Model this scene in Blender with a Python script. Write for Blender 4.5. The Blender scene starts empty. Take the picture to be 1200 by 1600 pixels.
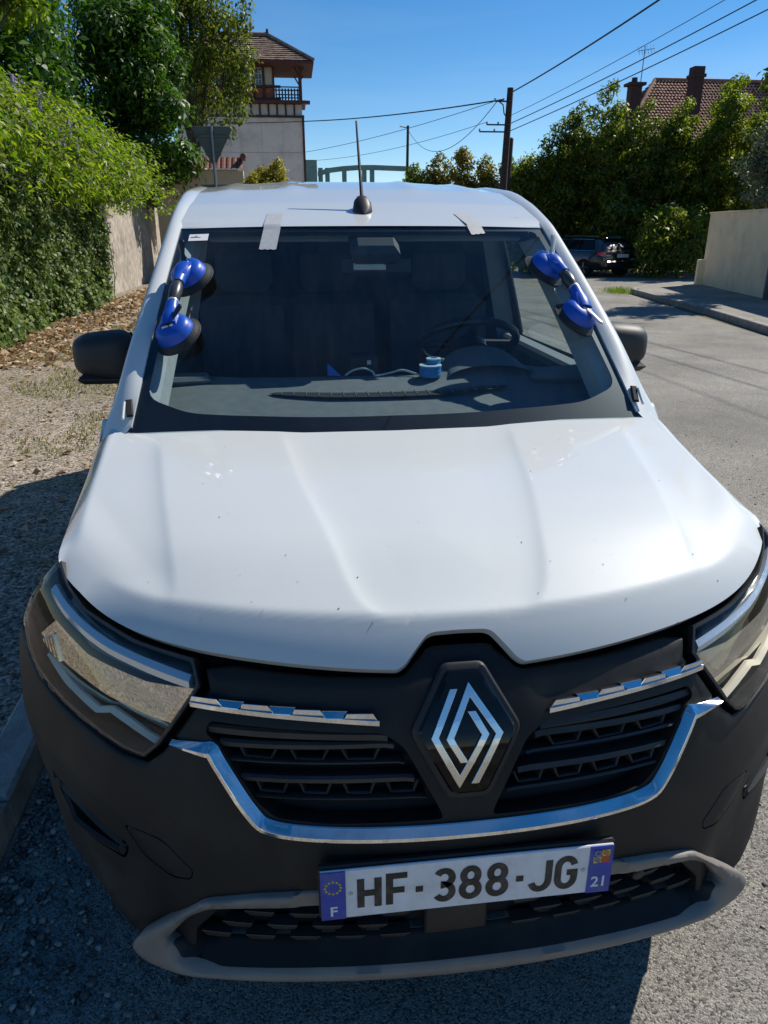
import bpy, math, random
import numpy as np
from mathutils import Vector, Matrix
from mathutils.geometry import delaunay_2d_cdt

random.seed(7)
RNG = np.random.default_rng(7)
C = bpy.context.scene.collection
SC = bpy.context.scene
R = math.radians

# ------------------------------------------------------------------ camera
cam = bpy.data.cameras.new('camera')
co = bpy.data.objects.new('camera', cam)
C.objects.link(co)
SC.camera = co
CP = Vector((-0.2594, -0.9409, 1.6121))
yw, pt, rl = R(6.737), R(21.175), R(-0.139)
f_ = Vector((math.sin(yw) * math.cos(pt), math.cos(yw) * math.cos(pt), -math.sin(pt)))
r_ = Vector((math.cos(yw), -math.sin(yw), 0))
u_ = r_.cross(f_)
r2 = r_ * math.cos(rl) + u_ * math.sin(rl)
u2 = -r_ * math.sin(rl) + u_ * math.cos(rl)
co.matrix_world = Matrix(((r2.x, u2.x, -f_.x, CP.x), (r2.y, u2.y, -f_.y, CP.y), (r2.z, u2.z, -f_.z, CP.z), (0, 0, 0, 1)))
cam.sensor_fit = 'VERTICAL'
cam.sensor_height = 36
cam.lens = 1139.07 / 1600 * 36
cam.clip_start = 0.02
cam.clip_end = 3000

# ------------------------------------------------------------------ sky, sun, exposure
SUN_EL, SUN_AZ = R(45), R(60)          # azimuth from +y towards +x
w = bpy.data.worlds.new('World')
SC.world = w
w.use_nodes = True
wn = w.node_tree
bg = wn.nodes['Background']
sky = wn.nodes.new('ShaderNodeTexSky')
sky.sky_type = 'NISHITA'
sky.sun_disc = False
sky.sun_elevation = SUN_EL
sky.sun_rotation = SUN_AZ
sky.altitude = 2200
sky.air_density = 1.0
sky.dust_density = 0.05
sky.ozone_density = 1.2
hsv = wn.nodes.new('ShaderNodeHueSaturation')
hsv.inputs['Saturation'].default_value = 1.38
wn.links.new(sky.outputs[0], hsv.inputs['Color'])
wtc = wn.nodes.new('ShaderNodeTexCoord')
wmp = wn.nodes.new('ShaderNodeMapping')
wmp.inputs['Scale'].default_value = (1.2, 2.0, 6.0)
wmp.inputs['Rotation'].default_value = (0.2, 0.35, 0.5)
wn.links.new(wtc.outputs['Generated'], wmp.inputs[0])
wnz = wn.nodes.new('ShaderNodeTexNoise')
wnz.inputs['Scale'].default_value = 1.7
wnz.inputs['Detail'].default_value = 8
wnz.inputs['Distortion'].default_value = 0.6
wn.links.new(wmp.outputs[0], wnz.inputs['Vector'])
wmr = wn.nodes.new('ShaderNodeMapRange')
wmr.inputs['From Min'].default_value = 0.50
wmr.inputs['From Max'].default_value = 0.85
wmr.inputs['To Max'].default_value = 0.13
wn.links.new(wnz.outputs['Fac'], wmr.inputs['Value'])
wmx = wn.nodes.new('ShaderNodeMix')
wmx.data_type = 'RGBA'
wn.links.new(wmr.outputs[0], wmx.inputs['Factor'])
wn.links.new(hsv.outputs[0], wmx.inputs['A'])
wmx.inputs['B'].default_value = (6.5, 7.2, 8.0, 1)
wn.links.new(wmx.outputs['Result'], bg.inputs[0])
bg.inputs[1].default_value = 0.105
sl = bpy.data.lights.new('sun', 'SUN')
sl.energy = 4.9
sl.angle = R(0.55)
sl.color = (1.0, 0.94, 0.84)
so = bpy.data.objects.new('sun', sl)
C.objects.link(so)
sdir = Vector((math.sin(SUN_AZ) * math.cos(SUN_EL), math.cos(SUN_AZ) * math.cos(SUN_EL), math.sin(SUN_EL)))
so.rotation_euler = sdir.to_track_quat('Z', 'Y').to_euler()
so.location = (20, 20, 30)
SC.view_settings.view_transform = 'Standard'
SC.view_settings.look = 'None'
SC.view_settings.exposure = 0.22
SC.view_settings.gamma = 1.0
SC.view_settings.use_curve_mapping = False
SC.cycles.max_bounces = 10
SC.cycles.caustics_reflective = False
SC.cycles.transparent_max_bounces = 16

# ------------------------------------------------------------------ materials
MATS = {}


def mat(name, col, rough=0.5, metal=0.0, spec=0.5, coat=0.0, coat_r=0.03, var=0.0, vscale=6.0, bump=0.0, bscale=60.0,
        rvar=0.0, dirt=None, dirt_amt=0.0, dscale=3.0):
    if name in MATS:
        return MATS[name]
    m = bpy.data.materials.new(name)
    m.use_nodes = True
    n = m.node_tree
    b = n.nodes['Principled BSDF']
    b.inputs['Base Color'].default_value = (*col, 1)
    b.inputs['Roughness'].default_value = rough
    b.inputs['Metallic'].default_value = metal
    b.inputs['Specular IOR Level'].default_value = spec
    b.inputs['Coat Weight'].default_value = coat
    b.inputs['Coat Roughness'].default_value = coat_r
    tc = n.nodes.new('ShaderNodeTexCoord')
    last = None
    if var or dirt_amt:
        nz = n.nodes.new('ShaderNodeTexNoise')
        nz.inputs['Scale'].default_value = vscale
        nz.inputs['Detail'].default_value = 6
        n.links.new(tc.outputs['Object'], nz.inputs['Vector'])
        mx = n.nodes.new('ShaderNodeMix')
        mx.data_type = 'RGBA'
        mr = n.nodes.new('ShaderNodeMapRange')
        mr.inputs['From Min'].default_value = 0.3
        mr.inputs['From Max'].default_value = 0.7
        n.links.new(nz.outputs['Fac'], mr.inputs['Value'])
        n.links.new(mr.outputs[0], mx.inputs['Factor'])
        mx.inputs['A'].default_value = (*[c * (1 - var) for c in col], 1)
        mx.inputs['B'].default_value = (*[min(1, c * (1 + var)) for c in col], 1)
        last = mx.outputs['Result']
        if dirt_amt:
            nd = n.nodes.new('ShaderNodeTexNoise')
            nd.inputs['Scale'].default_value = dscale
            nd.inputs['Detail'].default_value = 9
            nd.inputs['Roughness'].default_value = 0.7
            n.links.new(tc.outputs['Object'], nd.inputs['Vector'])
            m2 = n.nodes.new('ShaderNodeMapRange')
            m2.inputs['From Min'].default_value = 0.48
            m2.inputs['From Max'].default_value = 0.72
            m2.inputs['To Max'].default_value = dirt_amt
            n.links.new(nd.outputs['Fac'], m2.inputs['Value'])
            mx2 = n.nodes.new('ShaderNodeMix')
            mx2.data_type = 'RGBA'
            n.links.new(m2.outputs[0], mx2.inputs['Factor'])
            n.links.new(last, mx2.inputs['A'])
            mx2.inputs['B'].default_value = (*dirt, 1)
            last = mx2.outputs['Result']
        n.links.new(last, b.inputs['Base Color'])
    if rvar:
        nr = n.nodes.new('ShaderNodeTexNoise')
        nr.inputs['Scale'].default_value = 9
        nr.inputs['Detail'].default_value = 8
        n.links.new(tc.outputs['Object'], nr.inputs['Vector'])
        m3 = n.nodes.new('ShaderNodeMapRange')
        m3.inputs['To Min'].default_value = max(0, rough - rvar)
        m3.inputs['To Max'].default_value = rough + rvar
        n.links.new(nr.outputs['Fac'], m3.inputs['Value'])
        n.links.new(m3.outputs[0], b.inputs['Roughness'])
    if bump:
        nb = n.nodes.new('ShaderNodeTexNoise')
        nb.inputs['Scale'].default_value = bscale
        nb.inputs['Detail'].default_value = 5
        n.links.new(tc.outputs['Object'], nb.inputs['Vector'])
        bp = n.nodes.new('ShaderNodeBump')
        bp.inputs['Strength'].default_value = bump
        bp.inputs['Distance'].default_value = 0.01
        n.links.new(nb.outputs['Fac'], bp.inputs['Height'])
        n.links.new(bp.outputs[0], b.inputs['Normal'])
    MATS[name] = m
    return m


def glass_mat(name, tint=(0.8, 0.9, 0.88), ior=1.5, smear=0.0, spot=None):
    m = bpy.data.materials.new(name)
    m.use_nodes = True
    n = m.node_tree
    n.nodes.clear()
    out = n.nodes.new('ShaderNodeOutputMaterial')
    tr = n.nodes.new('ShaderNodeBsdfTransparent')
    tr.inputs[0].default_value = (*tint, 1)
    gl = n.nodes.new('ShaderNodeBsdfGlossy')
    gl.inputs['Roughness'].default_value = 0.0
    fr = n.nodes.new('ShaderNodeFresnel')
    geo = n.nodes.new('ShaderNodeNewGeometry')
    im = n.nodes.new('ShaderNodeMix')
    im.inputs['A'].default_value = ior
    im.inputs['B'].default_value = 1 / ior
    n.links.new(geo.outputs['Backfacing'], im.inputs['Factor'])
    n.links.new(im.outputs['Result'], fr.inputs['IOR'])
    mx = n.nodes.new('ShaderNodeMixShader')
    n.links.new(fr.outputs[0], mx.inputs[0])
    n.links.new(tr.outputs[0], mx.inputs[1])
    n.links.new(gl.outputs[0], mx.inputs[2])
    last = mx.outputs[0]
    if smear:
        tc = n.nodes.new('ShaderNodeTexCoord')
        mp = n.nodes.new('ShaderNodeMapping')
        mp.inputs['Scale'].default_value = (14, 3.0, 3.0)
        n.links.new(tc.outputs['Object'], mp.inputs[0])
        nz = n.nodes.new('ShaderNodeTexNoise')
        nz.inputs['Scale'].default_value = 1.6
        nz.inputs['Detail'].default_value = 9
        nz.inputs['Roughness'].default_value = 0.75
        n.links.new(mp.outputs[0], nz.inputs['Vector'])
        mr = n.nodes.new('ShaderNodeMapRange')
        mr.inputs['From Min'].default_value = 0.45
        mr.inputs['From Max'].default_value = 0.85
        mr.inputs['To Min'].default_value = smear * 0.2
        mr.inputs['To Max'].default_value = smear
        n.links.new(nz.outputs['Fac'], mr.inputs['Value'])
        if spot:
            vm = n.nodes.new('ShaderNodeVectorMath')
            vm.operation = 'DISTANCE'
            n.links.new(tc.outputs['Object'], vm.inputs[0])
            vm.inputs[1].default_value = spot
            sr = n.nodes.new('ShaderNodeMapRange')
            sr.inputs['From Min'].default_value = 0.10
            sr.inputs['From Max'].default_value = 0.03
            sr.inputs['To Max'].default_value = 0.16
            n.links.new(vm.outputs['Value'], sr.inputs['Value'])
            n2 = n.nodes.new('ShaderNodeTexNoise')
            n2.inputs['Scale'].default_value = 22
            n2.inputs['Detail'].default_value = 6
            n.links.new(tc.outputs['Object'], n2.inputs['Vector'])
            r2 = n.nodes.new('ShaderNodeMapRange')
            r2.inputs['From Min'].default_value = 0.42
            r2.inputs['From Max'].default_value = 0.7
            n.links.new(n2.outputs['Fac'], r2.inputs['Value'])
            ml = n.nodes.new('ShaderNodeMath')
            ml.operation = 'MULTIPLY'
            n.links.new(sr.outputs[0], ml.inputs[0])
            n.links.new(r2.outputs[0], ml.inputs[1])
            ad = n.nodes.new('ShaderNodeMath')
            n.links.new(ml.outputs[0], ad.inputs[0])
            n.links.new(mr.outputs[0], ad.inputs[1])
            mr = ad
        df = n.nodes.new('ShaderNodeBsdfDiffuse')
        df.inputs[0].default_value = (0.55, 0.62, 0.65, 1)
        m2 = n.nodes.new('ShaderNodeMixShader')
        n.links.new(mr.outputs[0], m2.inputs[0])
        n.links.new(last, m2.inputs[1])
        n.links.new(df.outputs[0], m2.inputs[2])
        last = m2.outputs[0]
    n.links.new(last, out.inputs[0])
    return m


def leaf_mat(name, c1, c2, c3, rough=0.45, trans=0.35, tint=(1.5, 1.7, 0.5), spec=0.4):
    m = bpy.data.materials.new(name)
    m.use_nodes = True
    n = m.node_tree
    b = n.nodes['Principled BSDF']
    out = n.nodes['Material Output']
    g = n.nodes.new('ShaderNodeNewGeometry')
    cr = n.nodes.new('ShaderNodeValToRGB')
    cr.color_ramp.elements[0].color = (*c1, 1)
    cr.color_ramp.elements[1].color = (*c3, 1)
    e = cr.color_ramp.elements.new(0.55)
    e.color = (*c2, 1)
    n.links.new(g.outputs['Random Per Island'], cr.inputs[0])
    n.links.new(cr.outputs[0], b.inputs['Base Color'])
    b.inputs['Roughness'].default_value = rough
    b.inputs['Specular IOR Level'].default_value = spec
    t = n.nodes.new('ShaderNodeBsdfTranslucent')
    mu = n.nodes.new('ShaderNodeMix')
    mu.data_type = 'RGBA'
    mu.blend_type = 'MULTIPLY'
    mu.inputs['Factor'].default_value = 1
    n.links.new(cr.outputs[0], mu.inputs['A'])
    mu.inputs['B'].default_value = (*tint, 1)
    n.links.new(mu.outputs['Result'], t.inputs[0])
    mx = n.nodes.new('ShaderNodeMixShader')
    mx.inputs[0].default_value = trans
    n.links.new(b.outputs[0], mx.inputs[1])
    n.links.new(t.outputs[0], mx.inputs[2])
    n.links.new(mx.outputs[0], out.inputs[0])
    return m


def ground_mat(name, cols, scale=120, bump=0.6, big=0.6, spec=0.3, stain=0.0, patch=None):
    """aggregate: voronoi stones of mixed colours over fine noise, large soft variation"""
    m = bpy.data.materials.new(name)
    m.use_nodes = True
    n = m.node_tree
    b = n.nodes['Principled BSDF']
    b.inputs['Roughness'].default_value = 0.85
    b.inputs['Specular IOR Level'].default_value = spec
    tc = n.nodes.new('ShaderNodeTexCoord')
    vo = n.nodes.new('ShaderNodeTexVoronoi')
    vo.inputs['Scale'].default_value = scale
    n.links.new(tc.outputs['Object'], vo.inputs['Vector'])
    sp = n.nodes.new('ShaderNodeSeparateColor')
    n.links.new(vo.outputs['Color'], sp.inputs[0])
    cr = n.nodes.new('ShaderNodeValToRGB')
    els = cr.color_ramp.elements
    els[0].color = (*cols[0], 1)
    els[1].color = (*cols[-1], 1)
    for i, c in enumerate(cols[1:-1]):
        e = els.new((i + 1) / (len(cols) - 1))
        e.color = (*c, 1)
    n.links.new(sp.outputs[0], cr.inputs[0])
    nz = n.nodes.new('ShaderNodeTexNoise')
    nz.inputs['Scale'].default_value = 0.7
    nz.inputs['Detail'].default_value = 8
    nz.inputs['Roughness'].default_value = 0.65
    n.links.new(tc.outputs['Object'], nz.inputs['Vector'])
    mr = n.nodes.new('ShaderNodeMapRange')
    mr.inputs['From Min'].default_value = 0.3
    mr.inputs['From Max'].default_value = 0.7
    mr.inputs['To Min'].default_value = 1 - big * 0.5
    mr.inputs['To Max'].default_value = 1 + big * 0.4
    n.links.new(nz.outputs['Fac'], mr.inputs['Value'])
    mu = n.nodes.new('ShaderNodeMix')
    mu.data_type = 'RGBA'
    mu.blend_type = 'MULTIPLY'
    mu.inputs['Factor'].default_value = 1
    n.links.new(cr.outputs[0], mu.inputs['A'])
    n.links.new(mr.outputs[0], mu.inputs['B'])
    last = mu.outputs['Result']
    if patch:
        pz = n.nodes.new('ShaderNodeTexNoise')
        pz.inputs['Scale'].default_value = 0.9
        pz.inputs['Detail'].default_value = 10
        pz.inputs['Roughness'].default_value = 0.75
        n.links.new(tc.outputs['Object'], pz.inputs['Vector'])
        pr = n.nodes.new('ShaderNodeMapRange')
        pr.inputs['From Min'].default_value = 0.5
        pr.inputs['From Max'].default_value = 0.68
        pr.inputs['To Max'].default_value = patch[1]
        n.links.new(pz.outputs['Fac'], pr.inputs['Value'])
        pm = n.nodes.new('ShaderNodeMix')
        pm.data_type = 'RGBA'
        n.links.new(pr.outputs[0], pm.inputs['Factor'])
        n.links.new(last, pm.inputs['A'])
        pm.inputs['B'].default_value = (*patch[0], 1)
        last = pm.outputs['Result']
    n.links.new(last, b.inputs['Base Color'])
    bp = n.nodes.new('ShaderNodeBump')
    bp.inputs['Strength'].default_value = bump
    bp.inputs['Distance'].default_value = 0.008
    inv = n.nodes.new('ShaderNodeMath')
    inv.operation = 'SUBTRACT'
    inv.inputs[0].default_value = 1
    n.links.new(vo.outputs['Distance'], inv.inputs[1])
    n.links.new(inv.outputs[0], bp.inputs['Height'])
    n.links.new(bp.outputs[0], b.inputs['Normal'])
    return m


PAINT = mat('white_paint', (0.585, 0.61, 0.60), 0.5, 0, 0.25, 1.0, 0.03, var=0.015, vscale=2.5, dirt=(0.45, 0.43, 0.40), dirt_amt=0.10, dscale=5)
PLASTIC = mat('black_plastic', (0.0135, 0.0135, 0.0135), 0.55, 0, 0.30, var=0.15, vscale=8, bump=0.05, bscale=900, dirt=(0.06, 0.054, 0.045), dirt_amt=0.45, dscale=3)
PLASTIC_D = mat('dark_plastic', (0.012, 0.012, 0.013), 0.5, var=0.1, vscale=20, dirt=(0.08, 0.07, 0.06), dirt_amt=0.2, dscale=9)
GRB = mat('grille_black', (0.034, 0.033, 0.031), 0.5, var=.1, dirt=(0.09, 0.08, 0.07), dirt_amt=0.4, dscale=9)
BLACK = mat('matt_black', (0.006, 0.006, 0.007), 0.8)
GLOSSB = mat('gloss_black', (0.004, 0.004, 0.005), 0.06, 0, 0.35, rvar=0.03)
CHROME = mat('chrome', (0.78, 0.79, 0.80), 0.07, 1.0, rvar=0.04, var=0.03, dirt=(0.30, 0.26, 0.20), dirt_amt=0.30, dscale=25)
SATIN = mat('satin_silver', (0.21, 0.19, 0.168), 0.5, 0.15, 0.5, var=0.08, vscale=12, dirt=(0.14, 0.12, 0.10), dirt_amt=0.5, dscale=7)
RUBBER = mat('rubber', (0.015, 0.015, 0.015), 0.6, bump=0.1, bscale=200)
GLASS = glass_mat('windscreen_glass', (0.79, 0.87, 0.90), 1.52, smear=0.016, spot=(0.34, 1.66 - 2.2, 1.575))
SIDEGLASS = glass_mat('side_glass', (0.78, 0.86, 0.84), 1.5)
LENS = glass_mat('clear_lens', (0.93, 0.93, 0.92), 1.5, smear=0.03)

# ------------------------------------------------------------------ mesh helpers


def link(name, me, m=None, parent=None, kind=None, smooth=False, angle=35):
    if m is not None:
        for mm in (m if isinstance(m, (list, tuple)) else [m]):
            me.materials.append(mm)
    o = bpy.data.objects.new(name, me)
    C.objects.link(o)
    if smooth:
        me.polygons.foreach_set('use_smooth', np.ones(len(me.polygons), dtype=bool))
        me.set_sharp_from_angle(angle=R(angle))
    if parent is not None:
        o.parent = parent
        o.location = -world_loc(parent)
    if kind:
        o['kind'] = kind
    return o


def world_loc(o):
    v = Vector((0, 0, 0))
    while o is not None:
        v = v + o.location
        o = o.parent
    return v


def mesh(name, vs, fs, m=None, parent=None, kind=None, smooth=False, angle=35, fix=True):
    me = bpy.data.meshes.new(name)
    me.from_pydata([tuple(map(float, v)) for v in vs], [], [tuple(map(int, f)) for f in fs])
    me.validate()
    if fix:
        import bmesh
        bm = bmesh.new()
        bm.from_mesh(me)
        bmesh.ops.recalc_face_normals(bm, faces=bm.faces)
        bm.to_mesh(me)
        bm.free()
    me.update()
    return link(name, me, m, parent, kind, smooth, angle)


def thing(name, label, cat, loc=(0, 0, 0), group=None):
    o = bpy.data.objects.new(name, None)
    o.empty_display_size = 0.2
    C.objects.link(o)
    o.location = loc
    o['label'] = label
    o['category'] = cat
    if group:
        o['group'] = group
    return o


def tag(o, label, cat, group=None):
    o['label'] = label
    o['category'] = cat
    if group:
        o['group'] = group
    return o


class MB:
    """collects primitives in world coordinates, builds ONE mesh"""

    def __init__(s):
        s.v, s.f = [], []

    def add(s, vs, fs):
        k = len(s.v)
        s.v += [tuple(map(float, v)) for v in vs]
        s.f += [tuple(i + k for i in f) for f in fs]
        return s

    def box(s, c, d, rz=0, ch=0.0, rot=None):
        x, y, z = d[0] / 2, d[1] / 2, d[2] / 2
        M = rot if rot is not None else Matrix.Rotation(rz, 3, 'Z')
        if ch <= 0:
            p = [(-x, -y, -z), (x, -y, -z), (x, y, -z), (-x, y, -z), (-x, -y, z), (x, -y, z), (x, y, z), (-x, y, z)]
            fs = [(0, 3, 2, 1), (4, 5, 6, 7), (0, 1, 5, 4), (1, 2, 6, 5), (2, 3, 7, 6), (3, 0, 4, 7)]
        else:
            p = []
            for zz, k in ((-z, ch), (-z + ch, 0), (z - ch, 0), (z, ch)):
                p += [(-x + k, -y + k, zz), (x - k, -y + k, zz), (x - k, y - k, zz), (-x + k, y - k, zz)]
            fs = [(0, 3, 2, 1), (12, 13, 14, 15)]
            for a in (0, 4, 8):
                for i in range(4):
                    j = (i + 1) % 4
                    fs.append((a + i, a + j, a + 4 + j, a + 4 + i))
        cv = Vector(c)
        return s.add([cv + M @ Vector(q) for q in p], fs)

    def tube(s, pts, rad, n=8, caps=True):
        pts = [Vector(p) for p in pts]
        if not hasattr(rad, '__len__'):
            rad = [rad] * len(pts)
        k = len(s.v)
        up = None
        for i, p in enumerate(pts):
            t = (pts[min(i + 1, len(pts) - 1)] - pts[max(i - 1, 0)]).normalized()
            if up is None:
                up = t.orthogonal().normalized()
            up = (up - t * up.dot(t)).normalized()
            b = t.cross(up)
            for j in range(n):
                a = 2 * math.pi * j / n
                q = p + (up * math.cos(a) + b * math.sin(a)) * rad[i]
                s.v.append(tuple(q))
        for i in range(len(pts) - 1):
            for j in range(n):
                j2 = (j + 1) % n
                s.f.append((k + i * n + j, k + i * n + j2, k + (i + 1) * n + j2, k + (i + 1) * n + j))
        if caps:
            s.f.append(tuple(k + j for j in range(n))[::-1])
            s.f.append(tuple(k + (len(pts) - 1) * n + j for j in range(n)))
        return s

    def lathe(s, prof, M, n=32):
        """prof [(r,h)], M maps local (z axis) to world"""
        k = len(s.v)
        for r, h in prof:
            for j in range(n):
                a = 2 * math.pi * j / n
                s.v.append(tuple(M @ Vector((r * math.cos(a), r * math.sin(a), h))))
        for i in range(len(prof) - 1):
            for j in range(n):
                j2 = (j + 1) % n
                s.f.append((k + i * n + j, k + i * n + j2, k + (i + 1) * n + j2, k + (i + 1) * n + j))
        if prof[0][0] > 1e-4:
            s.f.append(tuple(k + j for j in range(n))[::-1])
        if prof[-1][0] > 1e-4:
            s.f.append(tuple(k + (len(prof) - 1) * n + j for j in range(n)))
        return s

    def prism(s, poly, y0, y1, axes=(0, 2, 1)):
        """polygon in two axes extruded along the third"""
        k = len(s.v)
        n = len(poly)
        for y in (y0, y1):
            for a, b in poly:
                p = [0, 0, 0]
                p[axes[0]] = a
                p[axes[1]] = b
                p[axes[2]] = y
                s.v.append(tuple(p))
        s.f.append(tuple(k + i for i in range(n)))
        s.f.append(tuple(k + n + i for i in range(n))[::-1])
        for i in range(n):
            j = (i + 1) % n
            s.f.append((k + i, k + j, k + n + j, k + n + i))
        return s

    def build(s, name, m, parent=None, kind=None, smooth=True, angle=35):
        return mesh(name, s.v, s.f, m, parent, kind, smooth, angle)


def sstep(a, b, x):
    t = np.clip((np.asarray(x, float) - a) / (b - a), 0, 1)
    return t * t * (3 - 2 * t)


def densify(poly, step, closed=True):
    out = []
    n = len(poly)
    for i in range(n if closed else n - 1):
        a = np.array(poly[i], float)
        b = np.array(poly[(i + 1) % n], float)
        k = max(1, int(np.ceil(np.linalg.norm(b - a) / step)))
        for j in range(k):
            out.append(a + (b - a) * j / k)
    if not closed:
        out.append(np.array(poly[-1], float))
    return np.array(out)


def rounded(poly, rad, n=5):
    """round polygon corners"""
    out = []
    N = len(poly)
    P = [np.array(p, float) for p in poly]
    for i in range(N):
        a, b, c = P[i - 1], P[i], P[(i + 1) % N]
        la, lc = np.linalg.norm(a - b), np.linalg.norm(c - b)
        k = min(rad, la * 0.45, lc * 0.45)
        p0, p2 = b + (a - b) / la * k, b + (c - b) / lc * k
        for t in np.linspace(0, 1, n):
            out.append((1 - t) ** 2 * p0 + 2 * t * (1 - t) * b + t * t * p2)
    return np.array(out)


def smooth_open(pts, n):
    """catmull-rom resample of an open polyline"""
    P = np.array(pts, float)
    P = np.vstack([2 * P[0] - P[1], P, 2 * P[-1] - P[-2]])
    segs = len(P) - 3
    out = []
    for i in range(segs):
        p0, p1, p2, p3 = P[i:i + 4]
        k = max(2, n // segs)
        for t in np.linspace(0, 1, k, endpoint=False):
            out.append(0.5 * (2 * p1 + (p2 - p0) * t + (2 * p0 - 5 * p1 + 4 * p2 - p3) * t * t + (3 * p1 - p0 - 3 * p2 + p3) * t ** 3))
    out.append(P[-2])
    return np.array(out)


def area2(p):
    x, y = p[:, 0], p[:, 1]
    return 0.5 * np.sum(x * np.roll(y, -1) - np.roll(x, -1) * y)


def inset(poly, d):
    p = np.array(poly, float)
    if area2(p) < 0:
        d = -d
    e = np.roll(p, -1, 0) - p
    e /= np.linalg.norm(e, axis=1)[:, None] + 1e-12
    nrm = np.stack([-e[:, 1], e[:, 0]], 1)
    pn = np.roll(nrm, 1, 0)
    b = nrm + pn
    b /= np.maximum((np.sum(b * b, 1) / 2), 0.35)[:, None]
    return p + b * d


def inpoly(pts, poly):
    x, y = pts[:, 0], pts[:, 1]
    ins = np.zeros(len(pts), bool)
    n = len(poly)
    for i in range(n):
        x1, y1 = poly[i]
        x2, y2 = poly[(i + 1) % n]
        if y1 == y2:
            continue
        c = ((y1 > y) != (y2 > y)) & (x < (x2 - x1) * (y - y1) / (y2 - y1) + x1)
        ins ^= c
    return ins


def dist_poly(pts, poly, closed=True):
    """distance to polyline, index of segment and parameter"""
    best = np.full(len(pts), 1e9)
    bi = np.zeros(len(pts), int)
    bt = np.zeros(len(pts))
    n = len(poly)
    for i in range(n if closed else n - 1):
        a = np.array(poly[i])
        b = np.array(poly[(i + 1) % n])
        ab = b - a
        t = np.clip(((pts - a) @ ab) / (ab @ ab + 1e-12), 0, 1)
        d = np.linalg.norm(pts - (a + t[:, None] * ab), axis=1)
        m = d < best
        best[m] = d[m]
        bi[m] = i
        bt[m] = t[m]
    return best, bi, bt


def tri2d(outer, holes=(), step=0.02):
    """constrained triangulation of a polygon with holes; returns pts (n,2), tris; boundary points first"""
    loops = [np.array(outer, float)] + [np.array(h, float) for h in holes]
    lo, hi = loops[0].min(0), loops[0].max(0)
    gx = np.arange(lo[0], hi[0], step)
    gy = np.arange(lo[1], hi[1], step * 0.87)
    X, Y = np.meshgrid(gx, gy)
    X = X + (np.arange(len(gy)) % 2)[:, None] * step * 0.5
    G = np.stack([X.ravel(), Y.ravel()], 1)
    keep = inpoly(G, loops[0])
    for h in loops[1:]:
        keep &= ~inpoly(G, h)
    G = G[keep]
    for L in loops:
        if len(G):
            d, _, _ = dist_poly(G, L)
            G = G[d > step * 0.45]
    vs, es = [], []
    for L in loops:
        k = len(vs)
        vs += [Vector(p) for p in L]
        es += [(k + i, k + (i + 1) % len(L)) for i in range(len(L))]
    vs += [Vector(p) for p in G]
    V, E_, F_, *_ = delaunay_2d_cdt(vs, es, [], 0, 1e-7)
    P = np.array([(v.x, v.y) for v in V])
    T = np.array([f for f in F_ if len(f) == 3])
    cen = P[T].mean(1)
    ok = inpoly(cen, loops[0])
    for h in loops[1:]:
        ok &= ~inpoly(cen, h)
    return P, T[ok]


def boundary_edges(T):
    cnt = {}
    for t in T:
        for a, b in ((t[0], t[1]), (t[1], t[2]), (t[2], t[0])):
            key = (min(a, b), max(a, b))
            cnt.setdefault(key, []).append((a, b))
    return [v[0] for v in cnt.values() if len(v) == 1]


# ================================================================== GROUND
ASPH = ground_mat('asphalt_mix', [(0.06, 0.058, 0.055), (0.22, 0.205, 0.18), (0.31, 0.29, 0.25), (0.42, 0.39, 0.335)], 210, 0.5, 0.7, patch=((.17, .16, .145), .55))
GRAV = ground_mat('gravel_mix', [(0.07, 0.055, 0.042), (0.22, 0.175, 0.13), (0.34, 0.28, 0.215), (0.52, 0.45, 0.37)], 62, 0.9, 0.5, patch=((0.17, 0.16, 0.055), 0.6))
DIRT = ground_mat('earth_mix', [(0.06, 0.045, 0.03), (0.13, 0.10, 0.06), (0.10, 0.11, 0.04), (0.20, 0.15, 0.09)], 30, 0.9, 0.8)
PAVE = ground_mat('pavement_mix', [(0.12, 0.11, 0.10), (0.24, 0.22, 0.19), (0.30, 0.28, 0.24), (0.36, 0.33, 0.29)], 90, 0.5, 0.6)
KERBM = mat('kerb_concrete', (0.30, 0.28, 0.25), 0.85, var=0.25, vscale=14, bump=0.5, bscale=120, dirt=(0.10, 0.09, 0.08), dirt_amt=0.6, dscale=6)


def sheet(name, poly, z, m):
    return mesh(name, [(x, y, z) for x, y in poly], [tuple(range(len(poly)))], m, None, 'structure')


sheet('terrain', [(-900, -900), (900, -900), (900, 1800), (-900, 1800)], -0.012, DIRT)
sheet('road', [(-1.6, -40), (5.0, -40), (6.2, 2), (7.25, 10.15), (7.67, 12.85), (8.58, 18.2), (8.95, 18.9), (10.2, 20.6), (14, 22.5), (16, 26), (14.3, 45), (13, 120), (-3, 120), (-1.8, 45)], -0.004, ASPH)
sheet('gravel_verge', [(-12, -40), (-1.15, -40), (-1.12, 0), (-1.15, 1.4), (-1.2, 4), (-1.5, 12), (-1.8, 45), (-12, 45)], 0.0, GRAV)


def kerb_strip(name, pts, wdt, h, y_side, label, m=KERBM):
    """a row of kerbstones along pts (2D), each stone a child"""
    root = thing(name, label, 'kerb', (pts[0][0], pts[0][1], 0))
    d = densify(pts, 1.0, False)
    for i in range(len(d) - 1):
        a, b = d[i], d[i + 1]
        t = (b - a) / np.linalg.norm(b - a)
        nn = np.array([t[1], -t[0]]) * y_side
        L = np.linalg.norm(b - a) - 0.012
        c = (a + b) / 2 + nn * wdt / 2
        jit = 0.006 * (random.random() - 0.5)
        MB().box((c[0], c[1], h / 2 - 0.04 + jit), (L, wdt, h + 0.08), math.atan2(t[1], t[0]) + 0.004 * (random.random() - 0.5), 0.012).build('kerbstone', m, root)
    return root


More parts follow.
